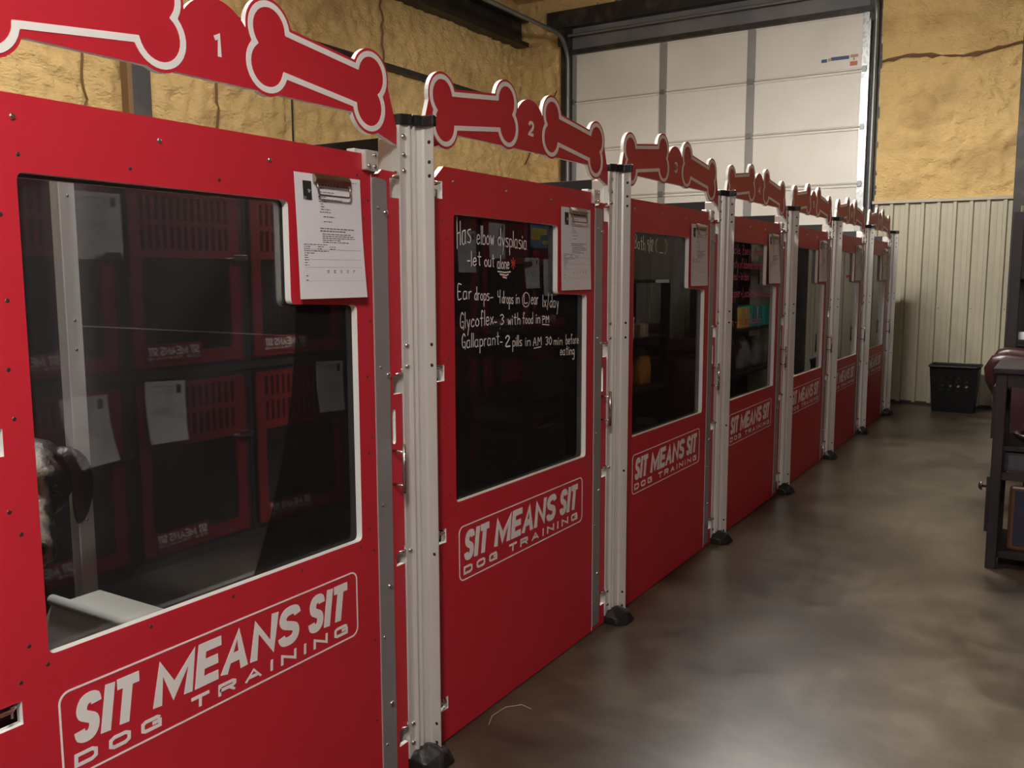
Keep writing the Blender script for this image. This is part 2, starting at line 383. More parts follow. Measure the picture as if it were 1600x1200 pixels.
# block letters as thick strokes with mitred corners; unit cell 0..1 wide, 0..1 high
BL = {'S': "1,.80 .86,.96 .5,1 .14,.94 0,.77 .12,.60 .5,.50 .88,.40 1,.22 .86,.05 .5,0 .14,.05 0,.21", 'I': ".5,1 .5,0", 'T': "0,1 1,1;.5,1 .5,0", 'E': "1,1 0,1 0,0 1,0;0,.5 .92,.5",
      'A': "0,-.12 .5,1.08 1,-.12;.22,.30 .78,.30", 'N': "0,-.12 0,1 1,0 1,1.12", 'M': "0,-.12 0,1 .5,.12 1,1 1,-.12", 'D': "0,0 0,1 .8,1 1,.8 1,.2 .8,0 0,0 0,.1", 'O': ".2,0 0,.2 0,.8 .2,1 .8,1 1,.8 1,.2 .8,0 .2,0 .1,.1",
      'G': "1,.84 .84,1 .16,1 0,.84 0,.16 .16,0 1,0 1,.52 .55,.52", 'R': "0,-.12 0,1 .85,1 1,.85 1,.62 .85,.45 0,.45;.62,.45 1,-.12",
      '1': "-.1,.80 .3,.88 .62,1.06 .62,-.1", '2': "0,.75 .18,.95 .5,1 .85,.93 1,.74 .85,.5 0,0 1.05,0", '3': "0,.86 .3,1 .8,.96 .98,.76 .8,.56 .4,.52 .8,.48 1,.26 .8,.05 .3,0 0,.12", '4': ".8,-.1 .8,1 0,.3 1.1,.3", '5': "1,1 .1,1 .05,.58 .6,.62 1,.42 .95,.14 .6,0 0,.08", '6': ".95,.9 .6,1 .2,.85 0,.5 .05,.15 .4,0 .8,.05 1,.28 .8,.52 .4,.55 .05,.35", '7': "0,1 1,1 .35,0"}
def thick(mb, P, w, x, face=1):
    P = [Vector(p) for p in P]; vs = []
    for i, p in enumerate(P):
        a = (p-P[i-1]).normalized() if i else None; b = (P[i+1]-p).normalized() if i < len(P)-1 else None
        a = a or b; b = b or a; n1 = Vector((-a.y, a.x)); n2 = Vector((-b.y, b.x)); m_ = (n1+n2)
        m_ = m_.normalized() if m_.length > 1e-6 else n1
        L = w/2/max(.45, m_.dot(n1)); vs += [p+m_*L, p-m_*L]
    n = len(vs); V = [(x, v.x, v.y) for v in vs] + [(x-face*.0006, v.x, v.y) for v in vs]
    fs = []
    for i in range(len(P)-1):
        a = 2*i; fs += [(a, a+1, a+3, a+2), (n+a+2, n+a+3, n+a+1, n+a), (a, a+2, n+a+2, n+a), (a+3, a+1, n+a+1, n+a+3)]
    mb.add(V, fs)
def letter_mesh(ch, y0, y1, z0, z1, w, x, face=1, shear=0.0):
    """one block letter whose ink fills the box"""
    mb = MB(); wd = y1-y0-w; ht = z1-z0-w; lift = 0.0
    for q in BL[ch].split(';'):
        P = [tuple(map(float, t.split(','))) for t in q.split()]
        if ch in 'ST23567' and len(P) > 4: P = smooth_path(P, 3)
        full = ch in 'IT'; out = []
        for a, b in P:
            zz = z0+w/2+b*ht
            if full and b in (0, 1) and a == .5: zz = z0 if b == 0 else z1
            if ch in 'ANMR41' and (b < 0 or b > 1): zz = z0 if b < 0 else z1
            if ch == 'T' and b == 1 and a != .5: zz = z1-w/2; yy = y0 if a == 0 else y1
            else: yy = y0+w/2+a*wd
            if ch == 'E' and a >= .9: yy = y0+a*(y1-y0)
            if ch == 'I': yy = (y0+y1)/2
            out.append((face*(yy+shear*(zz-z0)), zz))
        if face < 0: out = [(-(p[0]), p[1]) for p in out]
        thick(mb, out, w, x+face*lift, face); lift += .0001
    mb.v = [(a, b, min(max(c, z0), z1)) for a, b, c in mb.v]
    me = mb.mesh()
    return me
# words of the printed sign: (letters with widths), x range
def sign_letters(x, face, Y, Z, parent, sub=True):
    """SIT MEANS SIT over DOG TRAINING; Y maps sign coords (0..1 across) to y, Z maps (0..1 up) to z"""
    def put(word, u0, u1, v0, v1, wts, gap, w, shear):
        tot = sum(wts)+gap*(len(wts)-1); u = u0
        for ch, q in zip(word, wts):
            ua = u; ub = u+q/tot*(u1-u0); u = ub+gap/tot*(u1-u0)
            a, b = Y(ua), Y(ub); lo, hi = min(a, b), max(a, b)
            me = letter_mesh(ch, lo, hi, Z(v0), Z(v1), w, x, 1, shear) if face > 0 else mirrored(letter_mesh(ch, lo, hi, Z(v0), Z(v1), w, x, 1, shear), lo, hi)
            link('letter', me, 'white_print', parent)
    def mirrored(me, lo, hi):
        for v in me.vertices: v.co.y = lo+hi-v.co.y
        me.flip_normals(); return me
    W = abs(Y(1)-Y(0)); H = abs(Z(1)-Z(0)); k = W/.78
    put('SIT', .028, .190, .34, .885, [1.0, .42, .95], .10, .0205*k, .16)
    put('MEANS', .240, .737, .34, .885, [1.42, .9, 1.15, 1.12, 1.0], .09, .0205*k, .16)
    put('SIT', .775, .937, .34, .885, [1.0, .42, .95], .10, .0205*k, .16)
    put('DOG', .028, .262, .10, .255, [1, 1, 1], .50, .0072*k, .06)
    put('TRAINING', .352, .950, .10, .255, [.95, 1, 1.05, .18, 1, .18, 1, 1], .50, .0072*k, .06)

# ------------------------------------------------------------------ the setting
LX, RX, FY, BY, CZ = -4.70, 4.6, -4.0, 10.16, 4.75
tag(MB().box((LX-.2, FY-.2, -.2), (RX+.2, BY+.3, 0)).build('floor', 'concrete'), 'brown stained concrete floor with a glossy sealed surface', kind='structure')
def foam_grid(name, o, du, dv, nu, nv, nrm, amp, parent=None, seed=0, kind=None):
    """lumpy foam sheet from corner o along du, dv, pushed along nrm"""
    o = Vector(o); du = Vector(du); dv = Vector(dv); nrm = Vector(nrm); vs = []
    for i in range(nu+1):
        for j in range(nv+1):
            p = o + du*(i/nu) + dv*(j/nv)
            q = Vector((p.x+p.y, p.z, seed))
            n1 = mnoise.noise(q*1.1)*.9
            n2 = mnoise.noise(Vector((q.x*2.4, q.y*9, seed+3)))          # passes of the spray gun
            n3 = mnoise.turbulence(q*9, 3, False)
            d = amp*(n1 + .6*n2 + 1.15*n3)
            vs.append(p + nrm*d)
    fs = [(i*(nv+1)+j, (i+1)*(nv+1)+j, (i+1)*(nv+1)+j+1, i*(nv+1)+j+1) for i in range(nu) for j in range(nv)]
    me = bpy.data.meshes.new(name); me.from_pydata(vs, [], fs); me.update()
    return link(name, me, 'foam', parent, True)
wl = tag(MB().box((LX-.2, FY, 0), (LX-.05, BY+.3, CZ)).build('wall_left', 'foam'), 'long left wall sprayed with yellow foam', kind='structure')
foam_grid('foam_layer', (LX, FY, 0), (0, 6.4, 0), (0, 0, CZ), 80, 60, (1, 0, 0), .035, wl, 0)
foam_grid('foam_layer', (LX, 2.4, 1.0), (0, BY-2.4, 0), (0, 0, CZ-1.0), 330, 150, (1, 0, 0), .030, wl, 0)
foam_grid('foam_layer', (LX, 2.4, 0), (0, BY-2.4, 0), (0, 0, 1.0), 40, 10, (1, 0, 0), .03, wl, 0)
cr = MB()                                                    # brown cracks and seams in the foam
for y0, z0, z1, wd in ((5.26, 1.9, 3.0, .035), (4.05, 2.0, 3.1, .03), (7.4, 3.5, 4.5, .02)):
    pts = [(y0 + .05*mnoise.noise(Vector((k*.6, y0, 0))), z0+(z1-z0)*k/16) for k in range(17)]
    n = len(cr.v)
    for k, (y, z) in enumerate(pts):
        ww = wd*(.35+abs(mnoise.noise(Vector((k*.9, y0, 5))))*1.3)
        cr.v += [(LX+.012, y-ww/2, z), (LX+.036, y, z), (LX+.012, y+ww/2, z)]
    for k in range(16):
        a = n+3*k; cr.f += [(a, a+1, a+4, a+3), (a+1, a+2, a+5, a+4)]; cr.mi += [0, 0]
cr.build('foam_crack', 'foam_cut', wl)
MB().box((LX-.02, 4.39, 0), (LX+.09, 4.57, CZ)).build('steel_column', 'dark_steel', wl, bevel=.006)
MB().box((LX+.02, 4.36, 0), (LX+.10, 4.40, CZ)).build('column_flange', 'foam_cut', wl)
MB().box((LX-.02, 5.2, 3.45), (LX+.075, BY-.02, 3.485)).box((LX-.02, 5.2, 3.485), (LX+.045, BY-.02, 3.52)).build('wall_girt', 'dark_steel', wl)
bm_ = MB()
for a, b in (((LX-.02, 6.6, 4.20), (LX+.17, BY-.06, 4.25)), ((LX-.02, 6.6, 4.25), (LX+.06, BY-.06, 4.50)), ((LX-.02, 6.6, 4.50), (LX+.17, BY-.06, 4.55))): bm_.box(a, b)
bm_.build('eave_beam', 'dark_steel', wl)
# ceiling, right and front walls (out of the frame, they close the building)
ce = tag(MB().box((LX-.2, FY, CZ), (RX+.2, BY+.3, CZ+.15)).build('ceiling', 'foam'), 'foam sprayed ceiling of the warehouse', kind='structure')
tag(MB().box((RX, FY, 0), (RX+.15, BY+.3, CZ)).build('wall_right', 'wall_plain'), 'plain tan right wall of the warehouse', kind='structure')
tag(MB().box((LX-.2, FY-.15, 0), (RX+.2, FY, CZ)).build('wall_front', 'wall_plain'), 'plain tan end wall of the warehouse', kind='structure')
# back wall
wb = tag(MB().box((LX-.2, BY+.22, 0), (RX+.2, BY+.35, CZ)).build('wall_back', 'wall_plain'), 'back wall of spray foam, ribbed tan sheet and overhead door', kind='structure')
foam_grid('foam_layer', (-.34, BY, 2.10), (1.7, 0, 0), (0, 0, CZ-2.10), 110, 170, (0, -1, 0), .028, wb, 9)
foam_grid('foam_layer', (1.36, BY, 2.10), (RX-1.36, 0, 0), (0, 0, CZ-2.10), 30, 24, (0, -1, 0), .03, wb, 9)
foam_grid('foam_layer', (LX-.02, BY, 0), (.68, 0, 0), (0, 0, CZ), 34, 200, (0, -1, 0), .03, wb, 4)
foam_grid('foam_layer', (LX, BY, 4.50), (RX-LX, 0, 0), (0, 0, CZ-4.50), 180, 12, (0, -1, 0), .025, wb, 6)
c2 = MB()
for k in range(30):                                           # the dark seam across the foam right of the door
    x = -.33+1.7*k/29; z = 3.52+.03*math.sin(k*.35)+.012*mnoise.noise(Vector((k*.8, 0, 0)))
    ww = .022*(.5+abs(mnoise.noise(Vector((k*.7, 3, 0))))*1.6)
    c2.v += [(x, BY-.012, z-ww), (x, BY-.038, z), (x, BY-.012, z+ww)]
for k in range(29):
    a = 3*k; c2.f += [(a, a+1, a+4, a+3), (a+1, a+2, a+5, a+4)]; c2.mi += [0, 0]
c2.build('foam_crack', 'foam_cut', wb)
# ribbed tan wainscot, one sheet per .75 m
RP = .1485
def sheet(x0, n):
    s = MB(); pr = []
    for k in range(n):
        a = x0+k*RP
        pr += [(a, 0), (a+.006, .030), (a+.036, .030), (a+.046, .0), (a+.085, 0), (a+.089, .002), (a+.100, .002), (a+.104, 0)]
    pr.append((x0+n*RP, 0))
    vs = []; 
    for a, d in pr: vs += [(a, BY-.03-d, .02), (a, BY-.03-d, 2.09)]
    fs = [(2*i, 2*i+2, 2*i+3, 2*i+1) for i in range(len(pr)-1)]
    vs += [(pr[0][0], BY+.02, .02), (pr[0][0], BY+.02, 2.09), (pr[-1][0], BY+.02, .02), (pr[-1][0], BY+.02, 2.09)]
    m_ = len(pr)*2; fs += [(m_, 0, 1, m_+1), (m_-2, m_+2, m_+3, m_-1)]
    s.add(vs, fs); o = s.build('ribbed_sheet', 'corrugated', wb)
    sc = MB()
    for k in range(n):
        if k % 2 == 0: sc.dome((x0+k*RP+.065, BY-.03, 1.0), (0, -1, 0), .006, .004, 8)
    sc.build('sheet_screw', 'steel_dark', o)
x = -.33
while x < RX-.2: sheet(x, 6); x += 6*RP
MB().box((-.35, BY-.075, 2.075), (RX, BY+.02, 2.105)).build('wainscot_cap', 'corrugated', wb)
MB().box((-.35, BY-.045, 0), (RX, BY+.02, .03)).build('base_strip', 'dark_steel', wb)
MB().box((.945, BY-.13, 0), (1.12, BY+.02, CZ)).build('steel_column', 'dark_steel', wb, bevel=.006)
# overhead door
dr = tag(empty('door_1', (-2.2, BY, 0)), 'tall white sectional overhead door with grey stiles', kind='structure')
ox = 2.2
seams = [0, .53, 1.12, 1.71, 2.30, 2.89, 3.48, 4.06]
for k in range(7):
    z0, z1 = seams[k], seams[k+1]
    s = MB().box((-3.93+ox, .045, z0+.004), (-.50+ox, .09, z1-.001)).box((-3.93+ox, .030, z1-.030), (-.50+ox, .046, z1-.006)).box((-3.93+ox, .034, z0+.014), (-.50+ox, .046, z0+.032))
    sec = s.build('door_section', 'garage', dr, bevel=.003)
    for xa, xb in ((-3.95, -3.90), (-2.79, -2.71), (-1.75, -1.665), (-.535, -.47)):
        MB().box((xa+ox, .018, z0+.004), (xb+ox, .048, z1-.004)).build('stile', 'stile' if xa < -1 else 'galv', sec, bevel=.002)
        if k: MB().box((xa+ox+.01, .004, z0-.03), (xb+ox-.01, .020, z0+.03)).build('hinge', 'galv_dark', sec, bevel=.003)
MB().box((-.949+ox, .0436, 3.594), (-.89+ox, .045, 3.628)).box((-.85+ox, .0436, 3.604), (-.665+ox, .045, 3.640)).build('sticker', 'blue', dr)
MB().box((-.88+ox, .0436, 3.600), (-.853+ox, .045, 3.632)).box((-.655+ox, .0436, 3.615), (-.575+ox, .045, 3.645)).box((-.625+ox, .0436, 3.585), (-.61+ox, .045, 3.615)).build('sticker', 'tape_tan', dr)
MB().box((-.655+ox, .0436, 3.530), (-.58+ox, .045, 3.575)).build('sticker', 'orange', dr)
# frame, tracks and header of the overhead door
tr = tag(empty('trim_1', (-2.2, BY, 0)), 'steel frame and tracks around the overhead door', kind='structure')
MB().box((-4.07+ox, -.06, 0), (-3.95+ox, .10, 4.45)).build('jamb', 'dark_steel', tr)
MB().box((-.47+ox, .0, 0), (-.33+ox, .12, 4.45)).build('jamb', 'dark_steel', tr)
MB().box((-.445+ox, -.10, .2), (-.435+ox, .0, 3.95)).box((-.47+ox, -.012, .2), (-.435+ox, 0, 3.95)).build('track_angle', 'galv', tr)
def track(xs, rad=.32):
    p = [(xs, -.07, z) for z in np.linspace(.1, 3.92, 6)]
    for k in range(1, 9):
        a = math.pi/2*k/8; p.append((xs, -.07-rad*(1-math.cos(a)), 3.92+rad*math.sin(a)))
    p += [(xs, -.07-rad-d, 3.92+rad+.0*d) for d in (.6, 1.4, 2.6)]
    return p
MB().tube(track(-3.965+ox), .026, 8).build('door_track', 'galv_dark', tr, True)
MB().tube(track(-.385+ox), .026, 8).build('door_track', 'galv_dark', tr, True)
MB().box((-3.97+ox, .02, 4.10), (-.36+ox, .16, 4.62)).build('header_panel', 'header_grey', tr)
MB().box((-3.97+ox, -.03, 4.045), (-.36+ox, .10, 4.10)).build('header_angle', 'dark_steel', tr)
MB().box((-4.25+ox, -.10, 4.36), (-.30+ox, .04, 4.56)).build('header_beam', 'dark_steel', tr)
MB().tube([(-3.95+ox, -.10, 4.25), (-.40+ox, -.10, 4.25)], .018, 8).build('torsion_shaft', 'galv_dark', tr)
MB().box((-4.06+ox, -.16, 4.13), (-3.97+ox, -.02, 4.33)).build('shaft_bracket', 'dark_steel', tr)
# hanging cable on the left wall, diagonal brace in the corner
tag(MB().tube([(LX+.08, 6.05, 1.2), (LX+.075, 6.06, 2.2), (LX+.08, 6.05, 3.44)], .009, 6).build('wall_cable', 'black_rubber'), 'thin black cable running down the yellow foam wall', 'cable')
tag(MB().tube([(LX+.12, BY-.075, 2.75), (-4.10, BY-.105, 3.62)], .007, 6).build('brace_rod', 'dark_steel'), 'thin diagonal steel rod across the foam beside the overhead door', 'rod')

# ------------------------------------------------------------------ lamps above the row
def ceiling_lamp(i, x, y, z, L, W, turn):
    t = empty('ceiling_lamp', (x, y, z), ['white fluorescent strip lamp hung over the aisle beside the stacked crates', 'white fluorescent strip lamp hung between kennels and foam wall', 'white fluorescent strip lamp hung over the far aisle'][i], 'lamp', rz=turn)
    MB().bbox((-.16, -L/2, .02), (.16, L/2, .09), .01).build('housing', 'lamp_body', t)
    tm = mat('lamp_tube', (1, 1, 1, 1), .4, emit=((1, .955, .90, 1), W/(math.pi*2*2*math.pi*.019*(L-.06))))
    for sx in (-.08, .08): MB().tube([(sx, -L/2+.03, 0), (sx, L/2-.03, 0)], .019, 10).build('tube', tm, t)
    for sy in (-L*.35, L*.35): MB().tube([(0, sy, .09), (0, sy, CZ-z)], .006, 6).build('hanger', 'galv_dark', t)
for i, a in enumerate(LAMPS): ceiling_lamp(i, *a)

# ------------------------------------------------------------------ kennel row
P0, PITCH, NB = 1.8236, 1.22, 7              # y of the post at the far side of kennel 1
PY = [P0+PITCH*(k-1) for k in range(NB+1)]   # posts 0..7
NAMES = ['one', 'two', 'three', 'four', 'five', 'six', 'seven']
# posts
prof = [(-.024, 0), (0, 0), (.003, .020), (.013, .0225), (.013, .0275), (.004, .030), (.005, .036), (.016, .0385), (.016, .0435), (.009, .0465), (.011, .056), (.019, .065), (.026, .068), (.054, .068)]
def offset_poly(p, d):
    out = []
    for i, q in enumerate(p):
        t = Vector(p[min(i+1, len(p)-1)])-Vector(p[max(i-1, 0)]); t.normalize(); out.append((q[0]-t.y*d, q[1]+t.x*d))
    return out
def make_post():
    t = empty('kennel_post')
    back = offset_poly(prof, .003)
    MB().prism(prof+back[::-1], 2, .03, 1.735).build('extrusion', 'alu', t)
    MB().box((-.075, .004, .03), (-.026, .058, 1.70)).build('side_channel', 'alu', t, bevel=.002)
    cap = [(-.032, -.002), (.005, -.002), (.014, .018), (.020, .026), (.017, .034), (.023, .042), (.030, .056), (.060, .060), (.061, .076), (.010, .077), (-.032, .066)]
    MB().prism(cap, 2, 1.728, 1.756).build('post_cap', 'black_cap', t, bevel=.003)
    for z in (1.70, 1.655, 1.615, 1.17, 1.115, .62, .13, .075):
        MB().dome((.002, .012, z), (1, -.2, 0), .0075, .006).build('bolt', 'steel', t, True)
    for z in (1.69, 1.64, 1.605, 1.17, 1.115, .60, .115, .06):
        MB().dome((.041, .0676, z), (0, -1, 0), .005, .0006, 8).build('bolt_hole_disc', 'hole', t)  # thin discs, the shade of each hole painted as dark colour
    bm = bmesh.new()
    for p in ((-.04, -.001, 0), (.05, -.002, 0), (.085, .03, 0), (.085, .10, 0), (.04, .116, 0), (-.04, .10, 0), (-.03, -.0, .035), (.045, -.001, .028), (.02, .02, .055), (.07, .06, .045), (.06, .095, .04), (-.02, .085, .045), (.03, .05, .065)):
        bm.verts.new(p)
    bmesh.ops.convex_hull(bm, input=list(bm.verts)); me = bpy.data.meshes.new('foot'); bm.to_mesh(me); bm.free()
    o = link('foot', me, 'black_rubber', t); md = o.modifiers.new('bevel', 'BEVEL'); md.width = .008; md.segments = 3
    return t
post0 = make_post()
for k in range(NB+1):
    o = post0 if k == 0 else copy_tree(post0)
    o.location = (0, PY[k], 0)
    tag(o, 'ribbed aluminium kennel post before the gate of kennel one' if k == 0 else 'ribbed aluminium kennel post between the gates of kennels %s and %s' % (NAMES[k-1], NAMES[k]) if k < NB else 'ribbed aluminium end post after the gate of kennel seven', 'post', 'posts of the kennel row')

# dividers and back panels
DX = -1.423
def make_divider():
    t = empty('kennel_divider')
    MB().box((DX, .022, .06), (-.078, .037, 1.178)).build('lower_panel', 'black_panel', t, bevel=.001)
    MB().box((DX, .022, 1.182), (-.078, .037, 1.705)).build('upper_panel', 'black_panel', t, bevel=.001)
    MB().box((DX, .0212, 1.1785), (-.078, .0378, 1.1815)).build('joint_strip', 'alu_flat', t)
    return t
div0 = make_divider()
for k in range(NB+1):
    o = div0 if k == 0 else copy_tree(div0); o.location = (0, PY[k], 0)
    tag(o, 'black plastic divider panel on the near side of kennel one' if k == 0 else 'black plastic divider panel between kennels %s and %s' % (NAMES[k-1], NAMES[k]) if k < NB else 'black plastic divider panel on the far side of kennel seven', 'panel', 'dividers between kennels')
def make_rear_post():
    t = empty('kennel_rear_post')
    MB().prism([(-1.505, -.03), (-1.43, -.03), (-1.43, .09), (-1.445, .09), (-1.445, -.005), (-1.505, -.005)], 2, .0, 1.74).build('extrusion', 'alu', t, bevel=.003)
    MB().bbox((-1.51, -.034, 1.735), (-1.425, .094, 1.752), .004).build('post_cap', 'black_cap', t)
    for z in (1.62, 1.2, 1.1, .5):
        MB().dome((-1.4295, .0, z), (1, 0, 0), .006, .005, 8).build('bolt', 'steel', t, True)
    return t
rp0 = make_rear_post()
for k in range(NB+1):
    o = rp0 if k == 0 else copy_tree(rp0); o.location = (0, PY[k], 0)
    tag(o, 'pale aluminium post at the back of the divider before kennel one' if k == 0 else 'pale aluminium post at the back of the divider between kennels %s and %s' % (NAMES[k-1], NAMES[k]) if k < NB else 'pale aluminium post at the back of the divider after kennel seven', 'post', 'rear posts of the kennels')
def make_back():
    t = empty('kennel_back_panel')
    MB().box((-1.485, -1.128, .05), (-1.47, -.035, 1.70)).build('panel', 'black_panel', t, bevel=.001)
    MB().box((-1.492, -1.128, 1.70), (-1.463, -.035, 1.722)).build('top_rail', 'alu', t)
    return t
bk0 = make_back()
for k in range(NB):
    o = bk0 if k == 0 else copy_tree(bk0); o.location = (0, PY[k+1], 0)
    tag(o, 'black plastic panel closing the back of kennel %s' % NAMES[k], 'panel', 'back panels of the kennels')

for k in range(NB):  # mats added only to turn the kennel floors dark
    o = MB().bbox((-1.46, PY[k]+.11, 0), (-.06, PY[k+1]-.06, .012), .003).build('floor_mat', 'mat') if k == 0 else COL.objects['floor_mat'].copy()
    if k: COL.objects.link(o); o.location = (0, PITCH*k, 0)
    tag(o, 'added black mat darkening the floor inside kennel %s' % NAMES[k], 'mat', 'added dark mats in the kennels')
# ---- gate
WIN = round_poly([(-.985, .700), (-.172, .694), (-.172, 1.280), (-.388, 1.288), (-.388, 1.515), (-.985, 1.520)], .014)
WIN2 = round_poly([(-.980, .690), (-.180, .684), (-.180, 1.276), (-.396, 1.284), (-.396, 1.510), (-.980, 1.514)], .010)
def make_gate():
    t = empty('kennel_gate')
    def notched(ya, yn, pairs, up):
        out = []
        for z0, z1 in (pairs if up else pairs[::-1]):
            out += [(ya, z0), (yn, z0), (yn, z1), (ya, z1)] if up else [(ya, z1), (yn, z1), (yn, z0), (ya, z0)]
        return out
    NL = [(.100, .138), (.597, .638), (1.059, 1.105), (1.557, 1.604)]
    outer = [(-.112, .006), (-.112, 1.634), (-.120, 1.642), (-1.030, 1.644), (-1.068, 1.612), (-1.098, 1.612)] + notched(-1.098, -1.037, NL, False) + [(-1.098, .006)]
    pan = link('door_panel', plate_mesh([outer, WIN], -.021, -.003), ['red', 'white_core'], t)
    link('window_backing', plate_mesh([rrect(-1.02, -.135, .655, 1.56, .01), WIN2], -.038, -.0265), ['black_panel', 'white_core'], t)
    MB().box((-.0262, -1.012, .672), (-.0213, -.140, 1.552)).build('window_pane', 'glass', t)
    NR = [(.084, .129), (.588, .621), (1.046, 1.094), (1.545, 1.594)]
    jam = [(-.004, .006)] + notched(-.004, -.040, NR, True) + [(-.004, 1.609), (-.070, 1.611), (-.084, 1.600), (-.109, 1.596), (-.109, .006)]
    link('side_panel', plate_mesh([jam, rrect(-.047, -.033, .917, 1.008, .0065, 4)], -.016, -.003), ['red', 'white_core'], t)
    link('cover_strip', plate_mesh([round_poly([(-.111, .025), (-.057, .025), (-.057, 1.586), (-.111, 1.590)], [.002, .002, .012, .012])], -.0025, .0015), ['alu_flat', 'alu_flat'], t)
    for y, z, r in ((-.092, 1.517, .005), (-.064, 1.506, .008), (-.094, 1.122, .005), (-.065, 1.10, .008), (-.097, .768, .005), (-.074, .547, .008), (-.10, .417, .005), (-.076, .226, .008), (-.098, .12, .005)):
        MB().dome((.0015, y, z), (1, 0, 0), r, r*.8).build('bolt', 'steel', t, True)
    for y, z in ((-.986, 1.607), (-.710, 1.602), (-.437, 1.596)):
        MB().dome((-.003, y, z), (1, 0, 0), .0055, .0035).build('bolt', 'steel', pan, True)
    for y, z in [(-.98, 1.548), (-.775, 1.545), (-.573, 1.542), (-1.014, 1.312), (-1.02, 1.2), (-1.016, 1.118), (-1.035, .965), (-1.018, .923), (-1.018, .728), (-1.036, .67), (-.988, .684), (-.782, .681), (-.581, .678), (-.379, .676), (-.160, 1.589),
                 (-.122, 1.533), (-.138, 1.487), (-.135, 1.297), (-.122, 1.24), (-.138, 1.103), (-.123, .948), (-.139, .91), (-.143, .716), (-.178, .678), (-.127, .656), (-1.036, 1.50), (-1.015, 1.45), (-1.02, .30), (-.13, .42), (-.13, .2)]:
        MB().dome((-.0034, y, z), (1, 0, 0), .0042, .0009, 8).build('screw', 'steel_dark', pan, True)
    # top latch bracket
    br = MB().bbox((-.003, -.144, 1.603), (.010, -.096, 1.651), .003).build('latch_bracket', 'alu', t)
    MB().box((-.030, -.166, 1.632), (-.004, -.096, 1.652)).build('latch_channel', 'alu', t, bevel=.002)
    for y, z in ((-.132, 1.613), (-.110, 1.613), (-.110, 1.640)): MB().dome((.010, y, z), (1, 0, 0), .0055, .005).build('bolt', 'steel', br, True)
    # pull handle on the side panel
    h = MB().tube([(.034, -.046, .793), (.034, -.046, .921)], .0055, 10).build('pull_handle', 'steel', t, True)
    for z in (.812, .900): MB().tube([(-.003, -.046, z), (.034, -.046, z)], .004, 8).build('standoff', 'steel', h, True)
    # hooks that hold the gate to the posts
    for z0, z1 in NR:
        MB().tube([(-.022, -.030, z1-.028), (-.022, -.030, z1-.002), (-.010, -.030, z1+.004), (.008, -.020, z1+.006), (.000, -.010, z1+.010), (-.008, -.0045, z1+.012)], .0038, 7).build('hook', 'steel', t, True)
        MB().tube([(-.009, -.008, z1+.0125), (-.009, -.003, z1+.0125)], .008, 6).build('hook_nut', 'steel', t)
    for z0, z1 in NL:
        MB().tube([(-.024, -1.044, z0+.008), (-.024, -1.044, z1-.010), (-.010, -1.044, z1-.006), (.006, -1.060, z1-.006), (.008, -1.10, z1-.006), (-.002, -1.146, z1-.006)], .0035, 7).build('hook', 'steel', t, True)
        MB().box((-.044, -1.10, z0-.012), (-.039, -1.03, z1+.012)).build('hook_backing', 'black_panel', t)
    # printed sign
    fr = link('sign_outline', plate_mesh([rrect(-.975, -.195, .458, .624, .022, 6), rrect(-.9712, -.1988, .4618, .6202, .0185, 6)], -.003, -.0022), ['white_print', 'white_print'], t)
    sign_letters(-.0022, 1, lambda u: -.975+.78*u, lambda v: .458+.166*v, fr)
    # spring clip for the note
    cl = MB().prism([(-.004, 1.560), (.012, 1.553), (.014, 1.571), (.004, 1.582), (-.004, 1.582)][::-1], 1, -.315, -.199)
    MBc = MB()
    MBc.add([(x_, y_, z_) for y_ in (-.315, -.199) for x_, z_ in ((-.003, 1.560), (.012, 1.556), (.014, 1.568), (.006, 1.580), (-.003, 1.582))],
            [(0, 1, 2, 3, 4), (9, 8, 7, 6, 5), (0, 5, 6, 1), (1, 6, 7, 2), (2, 7, 8, 3), (3, 8, 9, 4), (4, 9, 5, 0)])
    c = MBc.build('clip', 'brass', t, bevel=.001)
    MB().tube([(.010, -.310, 1.562), (.013, -.310, 1.548), (.014, -.309, 1.535), (.014, -.304, 1.531), (.014, -.21, 1.531), (.014, -.205, 1.535), (.013, -.204, 1.548), (.010, -.204, 1.562)], .0022, 6).build('clip_wire', 'brass', c, True)
    return t
gate0 = make_gate()
notes = ['a dog looking out of its window', 'white notes about ear drops on its window', 'a short white bath note on its window', 'lines of pink writing on its window', 'no writing on its window, next to kennel four', 'a pink smear on its window', 'no writing on its window, last of the row']
GATES = []
for k in range(NB):
    o = gate0 if k == 0 else copy_tree(gate0); o.location = (0, PY[k+1], 0); GATES.append(o)
    tag(o, 'red gate of kennel %s with %s' % (NAMES[k], notes[k]), 'gate', 'gates of the kennel row')
GX = -.0207
hw = Words('chalk', GATES[1])
write(hw, 'Has', -.953, 1.434, -.885, 1.446, .066, GX, .0034); write(hw, 'elbow', -.852, 1.441, -.762, 1.441, .048, GX); write(hw, 'dysplasia', -.738, 1.441, -.571, 1.432, .045, GX)
write(hw, '-let', -.902, 1.377, -.833, 1.380, .038, GX); write(hw, 'out', -.812, 1.377, -.760, 1.376, .036, GX); write(hw, 'alone', -.742, 1.371, -.676, 1.370, .036, GX)
mark(hw, [(-.740, 1.362), (-.70, 1.359), (-.668, 1.361)], .004, GX); mark(hw, [(-.728, 1.354), (-.695, 1.350), (-.680, 1.353)], .004, GX); mark(hw, [(-.712, 1.345), (-.69, 1.342)], .004, GX)
write(hw, 'Ear', -.951, 1.284, -.884, 1.282, .038, GX); write(hw, 'drops', -.866, 1.279, -.790, 1.276, .034, GX); write(hw, '-', -.783, 1.272, -.768, 1.272, .03, GX)
